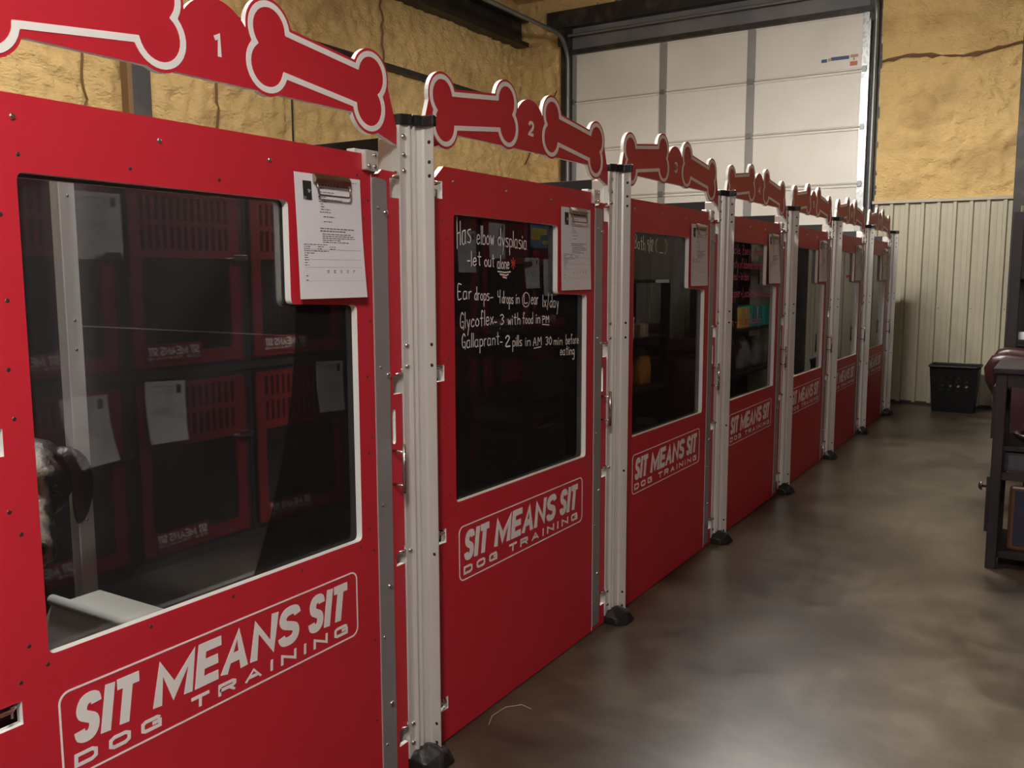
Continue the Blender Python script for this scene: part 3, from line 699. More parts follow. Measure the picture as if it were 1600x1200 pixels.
write(hw, '4', -.740, 1.266, -.728, 1.266, .036, GX); write(hw, 'drops', -.716, 1.266, -.652, 1.262, .032, GX); write(hw, 'in', -.634, 1.262, -.615, 1.262, .032, GX)
write(hw, 'L', -.584, 1.263, -.564, 1.262, .026, GX); mark(hw, [(-.573+.023*math.cos(a), 1.272+.023*math.sin(a)) for a in np.linspace(0, 6.4, 26)], .0026, GX)
write(hw, 'ear', -.540, 1.258, -.496, 1.256, .036, GX); write(hw, '1x/day', -.464, 1.247, -.357, 1.240, .038, GX)
write(hw, 'Glycoflex', -.940, 1.199, -.768, 1.203, .040, GX); write(hw, '-', -.762, 1.197, -.748, 1.197, .03, GX)
write(hw, '3', -.726, 1.200, -.708, 1.200, .030, GX); write(hw, 'with', -.683, 1.197, -.611, 1.196, .032, GX); write(hw, 'food', -.594, 1.196, -.530, 1.194, .032, GX); write(hw, 'in', -.508, 1.194, -.484, 1.193, .032, GX)
write(hw, 'PM', -.466, 1.193, -.424, 1.192, .022, GX); mark(hw, [(-.468, 1.188), (-.422, 1.184)], .003, GX)
write(hw, 'Gallaprant', -.932, 1.142, -.735, 1.140, .036, GX); write(hw, '-', -.730, 1.134, -.716, 1.134, .03, GX)
write(hw, '2', -.697, 1.132, -.672, 1.130, .032, GX, .005); write(hw, 'pills', -.655, 1.128, -.600, 1.126, .030, GX); write(hw, 'in', -.575, 1.124, -.547, 1.123, .030, GX)
write(hw, 'AM', -.527, 1.121, -.474, 1.120, .026, GX); mark(hw, [(-.522, 1.112), (-.476, 1.114)], .003, GX)
write(hw, '30', -.444, 1.118, -.405, 1.117, .026, GX); write(hw, 'min', -.388, 1.115, -.330, 1.112, .026, GX); write(hw, 'before', -.302, 1.111, -.208, 1.108, .030, GX)
write(hw, 'eating', -.342, 1.076, -.240, 1.070, .030, GX)
hr = Words('red_marker', GATES[1]); write(hr, '*', -.662, 1.370, -.640, 1.370, .034, GX, .0034); mark(hr, [(-.722, 1.350), (-.69, 1.347)], .003, GX+.0002);
hb = Words('chalk', GATES[2]); write(hb, 'Bath', -.948, 1.456, -.848, 1.448, .050, GX); write(hb, '9/12', -.825, 1.448, -.765, 1.450, .044, GX); write(hb, '(_)', -.735, 1.449, -.615, 1.447, .046, GX);
hp = Words('pink_marker', GATES[3])
for tx, a, z0, b, z1, h in (('Lucile, Zoey, + Nemo', -.985, 1.458, -.415, 1.455, .045), ('plenty of labeled sharing', -.985, 1.385, -.41, 1.380, .044), ('Food - in bin', -.985, 1.325, -.66, 1.318, .042), ('pepper+Lucile - 1 white Scoop', -.985, 1.235, -.20, 1.222, .046), ('pm - 1 Blue Scoop', -.985, 1.085, -.42, 1.080, .044)):
    write(hp, tx, a, z0, b, z1, h, GX, .0046)
hq = Words('pink_marker', GATES[5])
for k in range(3): mark(hq, [(-.60, 1.325+.006*k), (-.45, 1.328+.006*k), (-.30, 1.324+.006*k)], .006, GX+.0001*k)

# ---- header boards with bones
def sd_circle(Y, Z, c, r): return np.hypot(Y-c[0], Z-c[1])-r
def sd_box(Y, Z, c, hx, hz, a=0):
    dy, dz = Y-c[0], Z-c[1]; u = dy*math.cos(a)+dz*math.sin(a); v = -dy*math.sin(a)+dz*math.cos(a)
    qx, qz = np.abs(u)-hx, np.abs(v)-hz
    return np.hypot(np.maximum(qx, 0), np.maximum(qz, 0))+np.minimum(np.maximum(qx, qz), 0)
def sd_bone(c, a, R=.0645, dx=.163, dz=.0365, hs=.0575):
    def f(Y, Z):
        d = sd_box(Y, Z, c, dx, hs, a)
        for sx in (-1, 1):
            for sz in (-1, 1):
                p = (c[0]+sx*dx*math.cos(a)-sz*dz*math.sin(a), c[1]+sx*dx*math.sin(a)+sz*dz*math.cos(a))
                d = np.minimum(d, sd_circle(Y, Z, p, R))
        return d
    return f
HC = -.565
boneL = sd_bone((HC-.298, 1.810), .112); boneR = sd_bone((HC+.298, 1.810), -.112)
def sd_poly(Y, Z, pts):                     # convex polygon, clockwise or not
    d = np.full_like(Y, -9.0); cx = sum(p[0] for p in pts)/len(pts); cz = sum(p[1] for p in pts)/len(pts)
    for i in range(len(pts)):
        a, b = pts[i], pts[(i+1) % len(pts)]; n = np.array([b[1]-a[1], -(b[0]-a[0])]); n = n/np.hypot(*n)
        if (cx-a[0])*n[0]+(cz-a[1])*n[1] > 0: n = -n
        d = np.maximum(d, (Y-a[0])*n[0]+(Z-a[1])*n[1])
    return d
def sd_board(Y, Z):
    d = np.minimum(boneL(Y, Z), boneR(Y, Z))
    d = np.minimum(d, sd_box(Y, Z, (HC, 1.775), .400, .040)); d = np.minimum(d, np.maximum(sd_circle(Y, Z, (HC, 1.800), .093), 1.75-Z))
    for s in (-1, 1):
        d = np.minimum(d, sd_poly(Y, Z, [(HC+s*.43, 1.715), (HC+s*.485, 1.698), (HC+s*.556, 1.642), (HC+s*.558, 1.72), (HC+s*.520, 1.83), (HC+s*.44, 1.80)]))
    return d
HB = (-1.14, .01, 1.60, 1.97)
board_loops = contours(sd_board, *HB, .0025)
def header_common():
    t = empty('kennel_header')
    link('board', plate_mesh(board_loops, -.017, -.004), ['red', 'white_core'], t)
    for b in (boneL, boneR):
        link('bone_outline', plate_mesh(contours(b, *HB, .0025, -.0065)+contours(b, *HB, .0025, -.0195), -.004, -.0030), ['white_print', 'white_print'], t)
    return t
hd0 = header_common()
for k in range(NB):
    o = hd0 if k == 0 else copy_tree(hd0); o.location = (0, PY[k+1], 0)
    tag(o, 'red header board with two bones and the number %s' % NAMES[k], 'sign', 'bone header boards of the kennels')
for k, o in enumerate([q for q in list(COL.objects) if q.name.startswith('kennel_header')]):
    n = round((o.location.y-PY[1])/PITCH)+1
    wd = .025 if n == 1 else .034
    link('number', letter_mesh(str(n), HC+.004-wd/2, HC+.004+wd/2, 1.783, 1.829, .0095, -.0030), 'white_print', o)

# ------------------------------------------------------------------ notes (paper sheets)
def make_paper(name, loc, face, label, cat, group, curl=(0, 0), tilt=0.0, seed=0, w_=.216, h_=.279, bare=False, board=False, style=0):
    """sheet hanging from its top edge; origin at the middle of the top edge; local u across, v down"""
    rr = random.Random(seed); t = empty(name, loc, label, cat, group)
    ct, st = math.cos(tilt), math.sin(tilt)
    def P(u, v, off=0.0):                     # u in -.5...5 seen from the front, v 0..1
        a = u*w_; b = -v*h_
        d = .002 + curl[0]*v*v*(1+.6*u) + curl[1]*math.sin(v*3.0)*.5*(1-u) + off
        a2, b2 = a*ct-b*st, a*st+b*ct
        return (face*d, face*a2, b2)
    nu, nv = 8, 12; mb = MB()
    for lay, sg in ((0, 0.0), (1, -.0006)):
        mb.add([P(i/nu-.5, j/nv, sg) for i in range(nu+1) for j in range(nv+1)], [(i*(nv+1)+j, (i+1)*(nv+1)+j, (i+1)*(nv+1)+j+1, i*(nv+1)+j+1) for i in range(nu) for j in range(nv)])
    sh = link('sheet', mb.mesh(), 'paper', t, True)
    if board:
        MB().bbox((-.004 if face > 0 else .001, -w_*.52, -h_*1.02), (-.001 if face > 0 else .004, w_*.52, .01), .001).build('clipboard', 'board_brown', t)
    if bare: return t
    pr = MB()
    def bar(u0, u1, v0, v1, off=.0007):
        n = max(1, int((v1-v0)*10)); mb_ = [P(u, v0+(v1-v0)*j/n, off) for j in range(n+1) for u in (u0, u1)]
        pr.add(mb_, [(2*j, 2*j+1, 2*j+3, 2*j+2) for j in range(n)])
    def line(u0, u1, v, th=.006):
        u = u0
        while u < u1-.012:
            L = rr.uniform(.015, .06); bar(u, min(u+L, u1), v, v+th); u += L+.010
    line(-.19, .32, .075, .013); line(-.19, -.09, .10, .012); line(.36, .46, .035, .004)
    v = .135
    for L in (.24, .20, .12, .36, .14): line(-.17, -.17+L, v, .0065); v += .019
    for L in (.05, .07, .14): line(-.14, -.14+L, v, .006); v += .022
    line(-.16, .02, v, .006); v += .036; line(-.11, .06, v, .007); v += .04; line(-.11, .02, v, .007); v += .055
    line(-.17, .36, v, .008); v += .02; line(-.17, .22, v, .009); v += .026
    for L in (.44, .50, .50, .28, .40): line(-.14, -.14+L, v, .0065); v += .0165
    line(-.42, -.08, v+.005, .006); v += .022
    for u in (-.42, -.22, -.04): line(u, u+.09, v, .006); line(u, u+.08, v+.016, .006)
    v += .034; line(-.42, -.06, v, .007); bar(-.42, .46, v-.009, v-.0075)
    for q in range(3): v += .018; line(-.42, -.42+rr.choice((.06, .07, .15)), v, .006)
    for q in range(3): v += .02; line(-.42, -.36, v, .006)
    bar(-.42, .46, v+.02, v+.0215); bar(-.42, .46, v-.043, v-.0415)
    for u in (-.1, 0, .1, .2, .3): line(u, u+.035, v+.045, .006); line(u, u+.03, v+.06, .006)
    line(-.41, -.38, v+.085, .008); line(-.41, -.38, v+.12, .008); bar(-.42, .46, v+.13, v+.1312)
    link('printed_text', pr.mesh(), 'ink', t)
    ph = MB(); ph.add([P(u, v_, .0008) for v_ in (.06, .13, .21) for u in (-.39, -.265)], [(0, 1, 3, 2), (2, 3, 5, 4)]); link('printed_photo', ph.mesh(), 'ink_photo', t)
    return t
for k in range(NB):
    make_paper('note_sheet', (-.001, PY[k+1]-.263, 1.578), 1, 'printed note with a small dog photo clipped to the gate of kennel %s' % NAMES[k], 'paper', 'notes clipped to the gates',
               (.012 if k in (0, 3) else .004, .004 if k in (0, 3) else .0), 0.0, k, board=(k == 3))

# ------------------------------------------------------------------ dog in kennel one
def make_dog():
    HCn = Vector((-.515, 1.125, .885)); F = Vector((.84, -.50, -.30)).normalized(); Rr = Vector((.51, .86, 0)).normalized()
    Rr = (Rr-F*Rr.dot(F)).normalized(); U = F.cross(Rr).normalized()
    base = Vector((-.85, 1.10, 0)); t = empty('dog', base, 'black dog with a white blaze and floppy ears looking out of kennel one', 'dog')
    def H(r, u, f): return HCn + Rr*r + U*u + F*f
    blobs = []
    def cap(a, b, ra, rb, n=9):
        for i in range(n): s = i/(n-1); blobs.append((Vector(a).lerp(Vector(b), s), ra+(rb-ra)*s))
    # head
    cap(H(0, .015, -.045), H(0, .012, .02), .072, .062); cap(H(-.030, .0, -.01), H(.030, .0, -.01), .060, .060); cap(H(-.026, -.02, .03), H(.026, -.02, .03), .046, .046)
    cap(H(0, -.015, .05), H(0, -.060, .180), .046, .030); cap(H(-.020, -.070, .12), H(-.016, -.080, .178), .027, .024); cap(H(.020, -.070, .12), H(.016, -.080, .178), .027, .024)
    cap(H(0, -.07, .05), H(0, -.108, .155), .034, .022)
    cap(H(-.036, .036, .040), H(-.028, .038, .052), .018, .017, 3); cap(H(.036, .036, .040), H(.028, .038, .052), .018, .017, 3)
    # neck and trunk, going back into the kennel
    ch = Vector((-.80, 1.10, .56)); rp = Vector((-1.28, 1.08, .60))
    cap(H(0, -.03, -.05), ch+Vector((.02, 0, .09)), .072, .115); cap(ch, (-.98, 1.09, .57), .155, .140); cap((-.98, 1.09, .57), rp, .135, .105)
    for s in (-1, 1):
        y = 1.09+s*.085
        cap((-.78, y, .52), (-.80, y, .33), .066, .044); cap((-.80, y, .33), (-.77, y, .10), .040, .028); cap((-.77, y, .10), (-.75, y, .035), .030, .034); cap((-.75, y, .033), (-.71, y, .03), .033, .028, 4)
        cap((-1.24, y, .54), (-1.16, y, .34), .085, .052); cap((-1.16, y, .34), (-1.30, y, .19), .044, .030); cap((-1.30, y, .19), (-1.27, y, .04), .028, .030); cap((-1.27, y, .033), (-1.22, y, .03), .032, .026, 4)
    cap(rp+Vector((-.06, 0, .04)), (-1.41, 1.08, .50), .030, .016)
    bm = bmesh.new()
    for p, r in blobs: bmesh.ops.create_icosphere(bm, subdivisions=2, radius=r, matrix=Matrix.Translation(p-base))
    me = bpy.data.meshes.new('dog_body'); bm.to_mesh(me); bm.free()
    tmp = bpy.data.objects.new('tmp_dog', me); COL.objects.link(tmp)
    md = tmp.modifiers.new('r', 'REMESH'); md.mode = 'VOXEL'; md.voxel_size = .009; md.use_smooth_shade = True
    ms = tmp.modifiers.new('s', 'SMOOTH'); ms.factor = .6; ms.iterations = 6
    dg = bpy.context.evaluated_depsgraph_get(); me2 = bpy.data.meshes.new_from_object(tmp.evaluated_get(dg)); bpy.data.objects.remove(tmp)
    # coat: black with a pale blaze along the middle of the face
    m = mat('dog_coat', (.012, .010, .010, 1), .42, bump=(120, .5, (1, 1, 1), .006)); nt = m.node_tree; b = nt.nodes['Principled BSDF']
    geo = nt.nodes.new('ShaderNodeTexCoord'); sub = nt.nodes.new('ShaderNodeVectorMath'); sub.operation = 'SUBTRACT'; sub.inputs[1].default_value = HCn-base
    nt.links.new(geo.outputs['Object'], sub.inputs[0])
    def dot(v):
        d = nt.nodes.new('ShaderNodeVectorMath'); d.operation = 'DOT_PRODUCT'; d.inputs[1].default_value = v; nt.links.new(sub.outputs[0], d.inputs[0]); return d.outputs['Value']
    nz = nt.nodes.new('ShaderNodeTexNoise'); nz.inputs['Scale'].default_value = 26; nz.inputs['Detail'].default_value = 5; nt.links.new(geo.outputs['Object'], nz.inputs['Vector'])
    ab = nt.nodes.new('ShaderNodeMath'); ab.operation = 'ABSOLUTE'; nt.links.new(dot(Rr), ab.inputs[0])
    ad = nt.nodes.new('ShaderNodeMath'); ad.operation = 'MULTIPLY_ADD'; ad.inputs[1].default_value = .09; nt.links.new(nz.outputs['Fac'], ad.inputs[0]); nt.links.new(ab.outputs[0], ad.inputs[2])
    m1 = nt.nodes.new('ShaderNodeMapRange'); m1.inputs['From Min'].default_value = .056; m1.inputs['From Max'].default_value = .074; m1.inputs['To Min'].default_value = 1; m1.inputs['To Max'].default_value = 0; nt.links.new(ad.outputs[0], m1.inputs['Value'])
    m2 = nt.nodes.new('ShaderNodeMapRange'); m2.inputs['From Min'].default_value = -.02; m2.inputs['From Max'].default_value = .03; nt.links.new(dot(F), m2.inputs['Value'])
    mu = nt.nodes.new('ShaderNodeMath'); mu.operation = 'MULTIPLY'; nt.links.new(m1.outputs[0], mu.inputs[0]); nt.links.new(m2.outputs[0], mu.inputs[1])
    mx = nt.nodes.new('ShaderNodeMix'); mx.data_type = 'RGBA'; mx.inputs['A'].default_value = (.014, .010, .009, 1); mx.inputs['B'].default_value = (.34, .30, .25, 1)
    nt.links.new(mu.outputs[0], mx.inputs['Factor']); nt.links.new(mx.outputs['Result'], b.inputs['Base Color'])
    link('body', me2, m, t, True)
    def L(p): return Vector(p)-base
    for s in (-1, 1):                                            # floppy ears
        secs = [(H(s*.040, .066, -.020), .016, .009), (H(s*.070, .066, -.012), .026, .010), (H(s*.092, .040, -.004), .033, .009), (H(s*.100, -.005, .002), .038, .008), (H(s*.098, -.055, .006), .036, .007), (H(s*.092, -.098, .010), .023, .006), (H(s*.089, -.116, .012), .007, .003)]
        mb = MB(); n = 10; vs = []
        for i, (c, wd, th) in enumerate(secs):
            tg = (secs[min(i+1, 6)][0]-secs[max(i-1, 0)][0]).normalized(); ax = (F - tg*F.dot(tg)).normalized(); nn = tg.cross(ax)
            ax = (ax*.72-Rr*s*.70); ax = (ax-tg*ax.dot(tg)).normalized(); nn = tg.cross(ax)
            vs += [L(c)+ax*wd*math.cos(2*math.pi*k/n)+nn*th*math.sin(2*math.pi*k/n) for k in range(n)]
        mb.add(vs, [(i*n+k, i*n+(k+1) % n, (i+1)*n+(k+1) % n, (i+1)*n+k) for i in range(6) for k in range(n)]+[tuple(range(n-1, -1, -1)), tuple(range(6*n, 7*n))])
        o = mb.build('ear', m, t, True); sb = o.modifiers.new('s', 'SUBSURF'); sb.levels = 1; sb.render_levels = 1
        bm = bmesh.new(); bmesh.ops.create_uvsphere(bm, u_segments=12, v_segments=8, radius=.0125, matrix=Matrix.Translation(L(H(s*.040, .014, .062)))); me = bpy.data.meshes.new('eye'); bm.to_mesh(me); bm.free(); link('eye', me, 'eye', t, True)
    bm = bmesh.new(); bmesh.ops.create_uvsphere(bm, u_segments=14, v_segments=10, radius=1, matrix=Matrix.Translation(L(H(0, -.050, .204))) @ Matrix((Rr, -U, F)).transposed().to_4x4() @ Matrix.Diagonal((.022, .017, .014, 1)))
    me = bpy.data.meshes.new('nose'); bm.to_mesh(me); bm.free(); link('nose', me, 'nose', t, True)
make_dog()
# raised white cot along the divider of kennel one
ct = empty('dog_cot', (-.85, 1.60, 0), 'white plastic raised dog cot with a rolled edge in kennel one', 'dog bed')
prf = [(-1.29, .300), (-1.31, .25), (-1.345, .19), (-1.374, .11)]
vs = []; n = 12
for i, (xa, z) in enumerate(prf):
    for xx in (xa, -.20): vs.append((xx+.85, -.012*i, z))
MB().add(vs, [(2*i, 2*i+1, 2*i+3, 2*i+2) for i in range(3)]).build('side_sheet', 'cot', ct)
MB().tube([(-1.295+.85, .0, .306), (-.20+.85, .0, .306)], .017, 12).build('rolled_edge', 'cot', ct, True)
MB().box((-1.28+.85, .01, .285), (-.20+.85, .16, .292)).build('sleeping_sheet', 'cot', ct)
for xx in (-1.2, -.26):
    for yy in (.02, .15): MB().tube([(xx+.85, yy, 0), (xx+.85, yy, .29)], .012, 8).build('leg', 'alu', ct)

# ------------------------------------------------------------------ crates opposite the kennels (seen in the kennel windows)
CP, CX = .695, 2.0
def make_crate():
    t = empty('dog_crate'); h = .835
    b = MB()
    for a, c in (((.012, .004, 0), (.70, .022, h)), ((.012, CP-.022, 0), (.70, CP-.004, h)), ((.012, .022, 0), (.70, CP-.022, .02)), ((.012, .022, h-.02), (.70, CP-.022, h)), ((.68, .022, .02), (.70, CP-.022, h-.02))): b.box(a, c)
    b.build('crate_body', 'crate_grey', t)
    y0, y1 = .040, CP-.040
    holes = [rrect(.095, .595, .085, .515, .012, 4)]
    for zz in (.555, .685):
        for q in range(13): holes.append(rrect(.098+q*.039, .098+q*.039+.020, zz, zz+.105, .004, 2))
    d = link('crate_door', plate_mesh([rrect(y0, y1, .022, h-.022, .01, 3)]+holes, -.006, .008), ['crate_red', 'crate_red'], t)
    MB().box((.009, .085, .07), (.012, .605, .53)).build('window_pane', 'glass', d)
    MB().box((-.010, .085, .045), (-.0062, .400, .125)).build('sign_plate', 'crate_red', d)
    sign_letters(-.0108, -1, lambda u: .395-.305*u, lambda v: .047+.074*v, d)
    MB().bbox((-.030, .60, .50), (-.006, .68, .535), .003).tube([(-.02, .56, .515), (-.02, .69, .515)], .006, 8).build('latch', 'steel', d)
    return t
cr0 = make_crate(); first = True
COLS = [(-1, '')]; ci = 0
ORD = ['first', 'second', 'third', 'fourth', 'fifth', 'sixth', 'seventh', 'eighth', 'ninth', 'tenth']
cols = [2.445+CP*k for k in range(-4, 6)]
for i, y in enumerate(cols):
    for lev, z in ((0, .045), (1, .917)):
        o = cr0 if first else copy_tree(cr0); first = False; o.location = (CX, y, z)
        tag(o, '%s red-doored dog crate, %s column counted from the end wall' % ('upper' if lev else 'lower', ORD[i]), 'crate', 'stacked crates opposite the kennels')
rail = MB().box((CX+.0, cols[0], 0), (CX+.68, cols[-1]+CP, .043)); tag(rail.build('crate_plinth', 'crate_grey'), 'low dark plinth under the stacked dog crates', 'plinth')
tag(MB().box((CX, cols[0], .882), (CX+.70, cols[-1]+CP, .915)).build('crate_shelf', 'crate_grey'), 'dark shelf between the two rows of dog crates', 'shelf')
sheets = [(2.225, .845, 0, .10, .279), (2.63, .872, .05, .035, .279), (3.70, .876, .05, .03, .279), (2.34, 1.70, 0, .004, .279), (5.06, 1.648, 0, .006, .279), (5.44, 1.716, 0, .006, .25), (5.93, 1.478, .0, .012, .23), (6.215, 1.470, 0, .006, .285)]
wh = ['hanging on the lower crate of the fourth column', 'curling on the lower crate of the fifth column', 'on the lower crate of the sixth column', 'on the upper crate beside kennel one', 'on the upper crate opposite the console', 'long and narrow, second along from the console', 'clipped under the yellow and blue poster', 'beside the sheet under the poster']
for (y, z, tl, cu_, nm), l in zip(sheets, wh):
    make_paper('crate_note', (CX-.0105, y, z), -1, 'printed sheet '+l, 'paper', 'sheets on the opposite crates', (cu_, 0), tl, int(y*10), h_=nm)
po = empty('poster', (CX-.011, 6.055, 1.555), 'small yellow and blue poster stuck to the upper crates', 'poster')
MB().box((-.002, -.155, 0), (0, .155, .177)).build('poster_sheet', 'poster_b', po)
MB().box((-.003, -.14, .10), (-.002, .10, .15)).box((-.003, -.14, .06), (-.002, .0, .10)).box((-.003, .04, .03), (-.002, .13, .06)).build('poster_print', 'poster_y', po)

# ------------------------------------------------------------------ dark furniture on the right of the aisle
cs = empty('console_shelf', (1.205, 4.56, 0), 'black-brown wooden console with open end and shelves, at the near end of the dark furniture', 'shelf')
for (x, y) in ((0, 0), (.46, 0), (0, .40), (.46, .40)):
    MB().box((x, y, 0), (x+.045, y+.045, .905)).build('leg', 'wood_dark', cs, bevel=.003)
MB().bbox((-.012, -.012, .905), (.53, .47, .93), .004).build('top', 'wood_dark', cs)
MB().box((.012, .012, .555), (.50, .44, .575)).build('shelf_board', 'wood_dark', cs); MB().box((.012, .012, .055), (.50, .44, .085)).build('shelf_board', 'wood_dark', cs)
MB().box((.040, .006, .845), (.46, .024, .905)).build('end_rail', 'wood_dark', cs); MB().box((.040, .006, .42), (.46, .024, .455)).build('end_rail', 'wood_dark', cs)
dwr = MB().bbox((-.016, .05, .16), (-.001, .40, .42), .003).build('front_door', 'wood_dark', cs)
MB().tube([(-.016, .07, .37), (-.035, .07, .37)], .006, 8).dome((-.034, .07, .37), (-1, 0, 0), .021, .016).build('knob', 'leather', dwr, True)
MB().box((-.012, .05, .60), (-.001, .40, .84)).build('front_panel', 'wood_dark', cs)
tag(MB().bbox((1.255, 4.585, .456), (1.60, 4.96, .548), .02).build('folded_blanket', 'grey_cloth'), 'grey woven blanket folded on the console shelf', 'blanket')
pf = empty('framed_board', (1.285, 4.62, .087), 'navy board in a brown frame leaning inside the console', 'frame', rz=.0)
MB().bbox((.0, .0, .0), (.36, .02, .30), .012).build('frame', 'frame_brown', pf); MB().box((.022, -.004, .022), (.338, .001, .278)).build('face', 'navy', pf)
bw = MB(); prof_b = [(.03, 0), (.075, .03), (.085, .05), (.080, .05), (.068, .032), (.02, .008)]
n = 20
bw.add([(r*math.cos(2*math.pi*k/n), r*math.sin(2*math.pi*k/n), z) for r, z in prof_b for k in range(n)], [(i*n+k, i*n+(k+1) % n, (i+1)*n+(k+1) % n, (i+1)*n+k) for i in range(5) for k in range(n)]+[tuple(range(n))])
b_ = bw.build('bowl', 'steel', None, True); b_.location = (1.36, 4.68, .5765); tag(b_, 'small steel bowl on the upper shelf of the console', 'bowl')
def bookcase(name, y0, y1, x0, x1, h, zs, label):
    t = empty(name, (x0, y0, 0), label, 'bookcase'); L = y1-y0; W = x1-x0
    for y in (0, L-.03): 
        for x in (0, W-.075): MB().box((x, y, 0), (x+.075, y+.03, h)).build('upright', 'wood_dark', t, bevel=.003)
    for z in zs: MB().box((.004, .004, z-.025), (W-.004, L-.004, z)).build('shelf_board', 'wood_dark', t, bevel=.002)
    MB().box((W-.012, .03, .05), (W-.002, L-.03, h)).build('back', 'wood_dark', t)
    MB().box((.02, .155, .05), (W-.02, .165, h-.03)).build('end_panel', 'wood_dark', t)
    for z in zs: MB().box((.075, .006, z-.05), (W-.075, .026, z-.012)).build('end_rail', 'wood_dark', t)
    return t
bookcase('tall_bookcase', 7.95, 9.55, 1.062, 1.48, 1.82, (.08, .42, .84, 1.36, 1.82), 'tall black open-ended bookcase near the ribbed wall')
bookcase('shelf_unit', 5.90, 7.02, 1.30, 1.68, 1.31, (.08, .45, .86, 1.31), 'lower black shelf unit beside the armchair')
tag(MB().box((1.2975, 6.70, 1.283), (1.2998, 6.98, 1.310)).build('shelf_label', 'white_box'), 'white label strip on the edge of the lower shelf unit', 'label')
tag(MB().bbox((1.143, 7.985, .842), (1.24, 8.09, .900), .003).build('white_block', 'white_box'), 'small white block at the end of a tall bookcase shelf', 'block')
tag(MB().tube([(1.14, 8.05, 1.822), (1.14, 8.05, 1.87)], .035, 14).build('steel_cup', 'steel'), 'small steel cup on top of the tall bookcase', 'cup')
def carton(loc, size, m, lab, name='carton'):
    t = empty(name, loc, lab, 'box'); MB().bbox((-size[0]/2, -size[1]/2, 0), (size[0]/2, size[1]/2, size[2]), .003).build('body', m, t)
    MB().box((-size[0]/2-.0008, -size[1]*.04, size[2]*.3), (-size[0]/2, size[1]*.04, size[2])).build('tape', 'white_box', t); return t
def bag(loc, size, m, lab):
    w2, d, h = size; mb = MB(); n = 14; secs = [(0, .9, .9), (.08, 1, 1), (.5, 1.02, 1.05), (.8, .96, .8), (.93, .98, .3), (1, 1.0, .06)]
    vs = [(d/2*sd*math.copysign(abs(math.cos(2*math.pi*k/n))**.5, math.cos(2*math.pi*k/n)), w2/2*sw*math.copysign(abs(math.sin(2*math.pi*k/n))**.5, math.sin(2*math.pi*k/n)), h*z) for z, sw, sd in secs for k in range(n)]
    mb.add(vs, [(i*n+k, i*n+(k+1) % n, (i+1)*n+(k+1) % n, (i+1)*n+k) for i in range(5) for k in range(n)]+[tuple(range(n)), tuple(range(5*n, 6*n))])
    o = mb.build('food_bag', m, None, True); o.location = loc; tag(o, lab, 'bag'); return o
carton((1.46, 6.22, .861), (.26, .30, .17), 'white_box', 'white carton on the lower black shelf unit')
carton((1.46, 6.56, .861), (.26, .16, .10), 'tan_box', 'small cardboard box on the lower black shelf unit')
carton((1.24, 8.86, .841), (.25, .34, .20), 'green_box', 'green carton in the middle of the tall bookcase')
carton((1.24, 8.50, .841), (.25, .22, .19), 'yellow_box', 'yellow carton beside the green cartons in the tall bookcase')
carton((1.24, 9.30, .841), (.25, .34, .19), 'green_box', 'green carton at the ribbed-wall end of the tall bookcase')
bag((1.47, 6.42, .451), (.24, .16, .34), 'orange_bag', 'orange dog food bag on the lower black shelf unit')
bag((1.47, 6.78, .451), (.22, .16, .30), 'orange_bag', 'orange dog food bag against the far upright of the lower shelf unit')
bag((1.25, 8.72, .421), (.28, .18, .32), 'silver_bag', 'silver dog food bag under the green carton')
bag((1.25, 9.15, .421), (.28, .18, .30), 'silver_bag', 'silver dog food bag on the second shelf, away from the yellow carton')
for k, (y, r, m, lb) in enumerate(((4.66, .045, 'jar', 'dark jar with a steel lid at the near end of the console top'), (4.78, .05, 'jar', 'dark jar with a steel lid in the middle of the console top'), (4.91, .045, 'jar', 'dark jar with a steel lid at the shelf unit end of the console top'))):
    t = empty('jar', (1.50, y, .931), lb, 'jar', 'jars on the console top'); MB().tube([(0, 0, 0), (0, 0, .10)], r, 16).build('glass_body', m, t, True); MB().tube([(0, 0, .10), (0, 0, .118)], r*.9, 16).build('lid', 'steel', t, True)
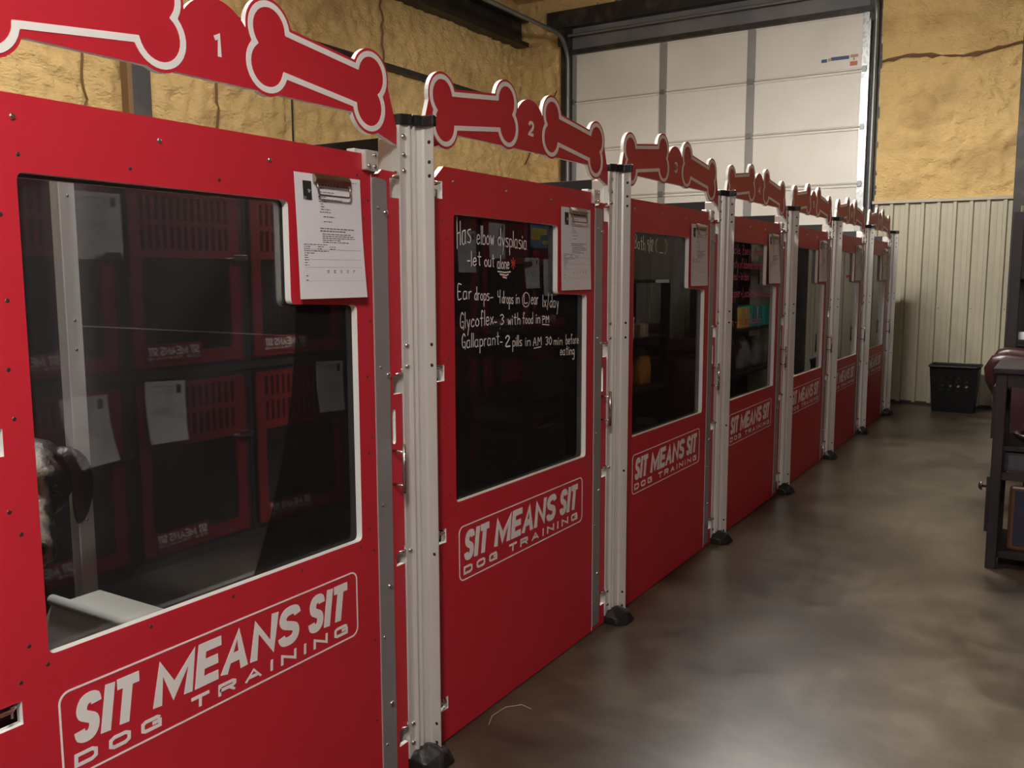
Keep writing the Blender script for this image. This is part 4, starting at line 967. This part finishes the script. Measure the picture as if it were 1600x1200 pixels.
# leather armchair
ac = empty('armchair', (1.43, 7.48, 0), 'burgundy leather armchair with rolled arms between bookcase and shelf unit', 'armchair')
MB().bbox((-.30, -.26, .12), (.30, .26, .42), .03).build('seat', 'leather', ac, True)
MB().bbox((.20, -.30, .38), (.34, .30, .92), .04).build('backrest', 'leather', ac, True)
for s in (-1, 1):
    y = s*.31
    a = MB()
    a.bbox((-.33, y-.05, .12), (.30, y+.05, .64), .02); 
    pth = [(-.345+.03*math.sin(q), y, 0) for q in (0,)]
    a.tube([(-.36, y, .50), (-.40, y, .60), (-.405, y, .68), (-.375, y, .735), (-.32, y, .745), (-.10, y, .72), (.28, y, .72)], [.030, .042, .050, .053, .055, .055, .052], 14)
    a.build('arm', 'leather', ac, True)
for x in (-.27, .27):
    for y in (-.27, .27): MB().tube([(x, y, 0), (x, y, .13)], [.018, .028], 10).build('leg', 'wood_dark', ac)
# black laundry basket with round holes
bs = empty('laundry_basket', (.553, 9.80, 0), 'black plastic basket with rows of round holes by the ribbed wall', 'basket')
def basket_side(wb_, wt, h, y_b, y_t, holes, nm, hr=1.0):
    pts = [(-wb_/2, 0), (wb_/2, 0), (wt/2, h), (-wt/2, h)]; loops = [pts]
    if holes:
        for i in range(4):
            for j in range(4):
                c = (-.105+.0725*i, h*.50+.042*j*.95); loops.append([(c[0]+.021*hr*math.cos(q), c[1]+.0155*hr*math.sin(q)) for q in np.linspace(0, 2*math.pi, 12, endpoint=False)])
    me = plate_mesh(loops, -.004, .004)
    for v in me.vertices:
        d, a, b = v.co; s = b/h; v.co = (a, -(y_b+(y_t-y_b)*s)+d, b)
    me.update(); return link(nm, me, ['basket', 'basket'], bs)
hB = .45
basket_side(.36, .43, hB, .13, .17, True, 'front_side')
o = basket_side(.36, .43, hB, .13, .17, True, 'rear_side', 1.22); o.rotation_euler = (0, 0, math.pi)
for s in (1, -1):
    o = basket_side(.27, .35, hB, .178, .213, False, 'end_side'); o.rotation_euler = (0, 0, s*math.pi/2)
MB().box((-.178, -.13, .004), (.178, .13, .012)).build('bottom', 'basket', bs)
rm = MB(); q = rrect(-.222, .222, -.182, .182, .03, 4); rm.tube([(a, b, hB) for a, b in q]+[(q[0][0], q[0][1], hB)], .011, 6, cap=False); rm.build('rim', 'basket', bs)
# wisp of hair on the floor by the second gate
hs = [(.02+.05*math.sin(k*.45)+.006*k, 2.27+.09*math.cos(k*.28)+.010*k, .003) for k in range(13)]
tag(MB().tube([tuple(p) for p in [(.05, 2.14, .003), (.03, 2.19, .004), (.035, 2.26, .003), (.07, 2.30, .003), (.11, 2.29, .004)]], .0012, 5).build('hair_wisp', 'hair'), 'thin pale wisp of dog hair on the floor by gate two', 'hair')
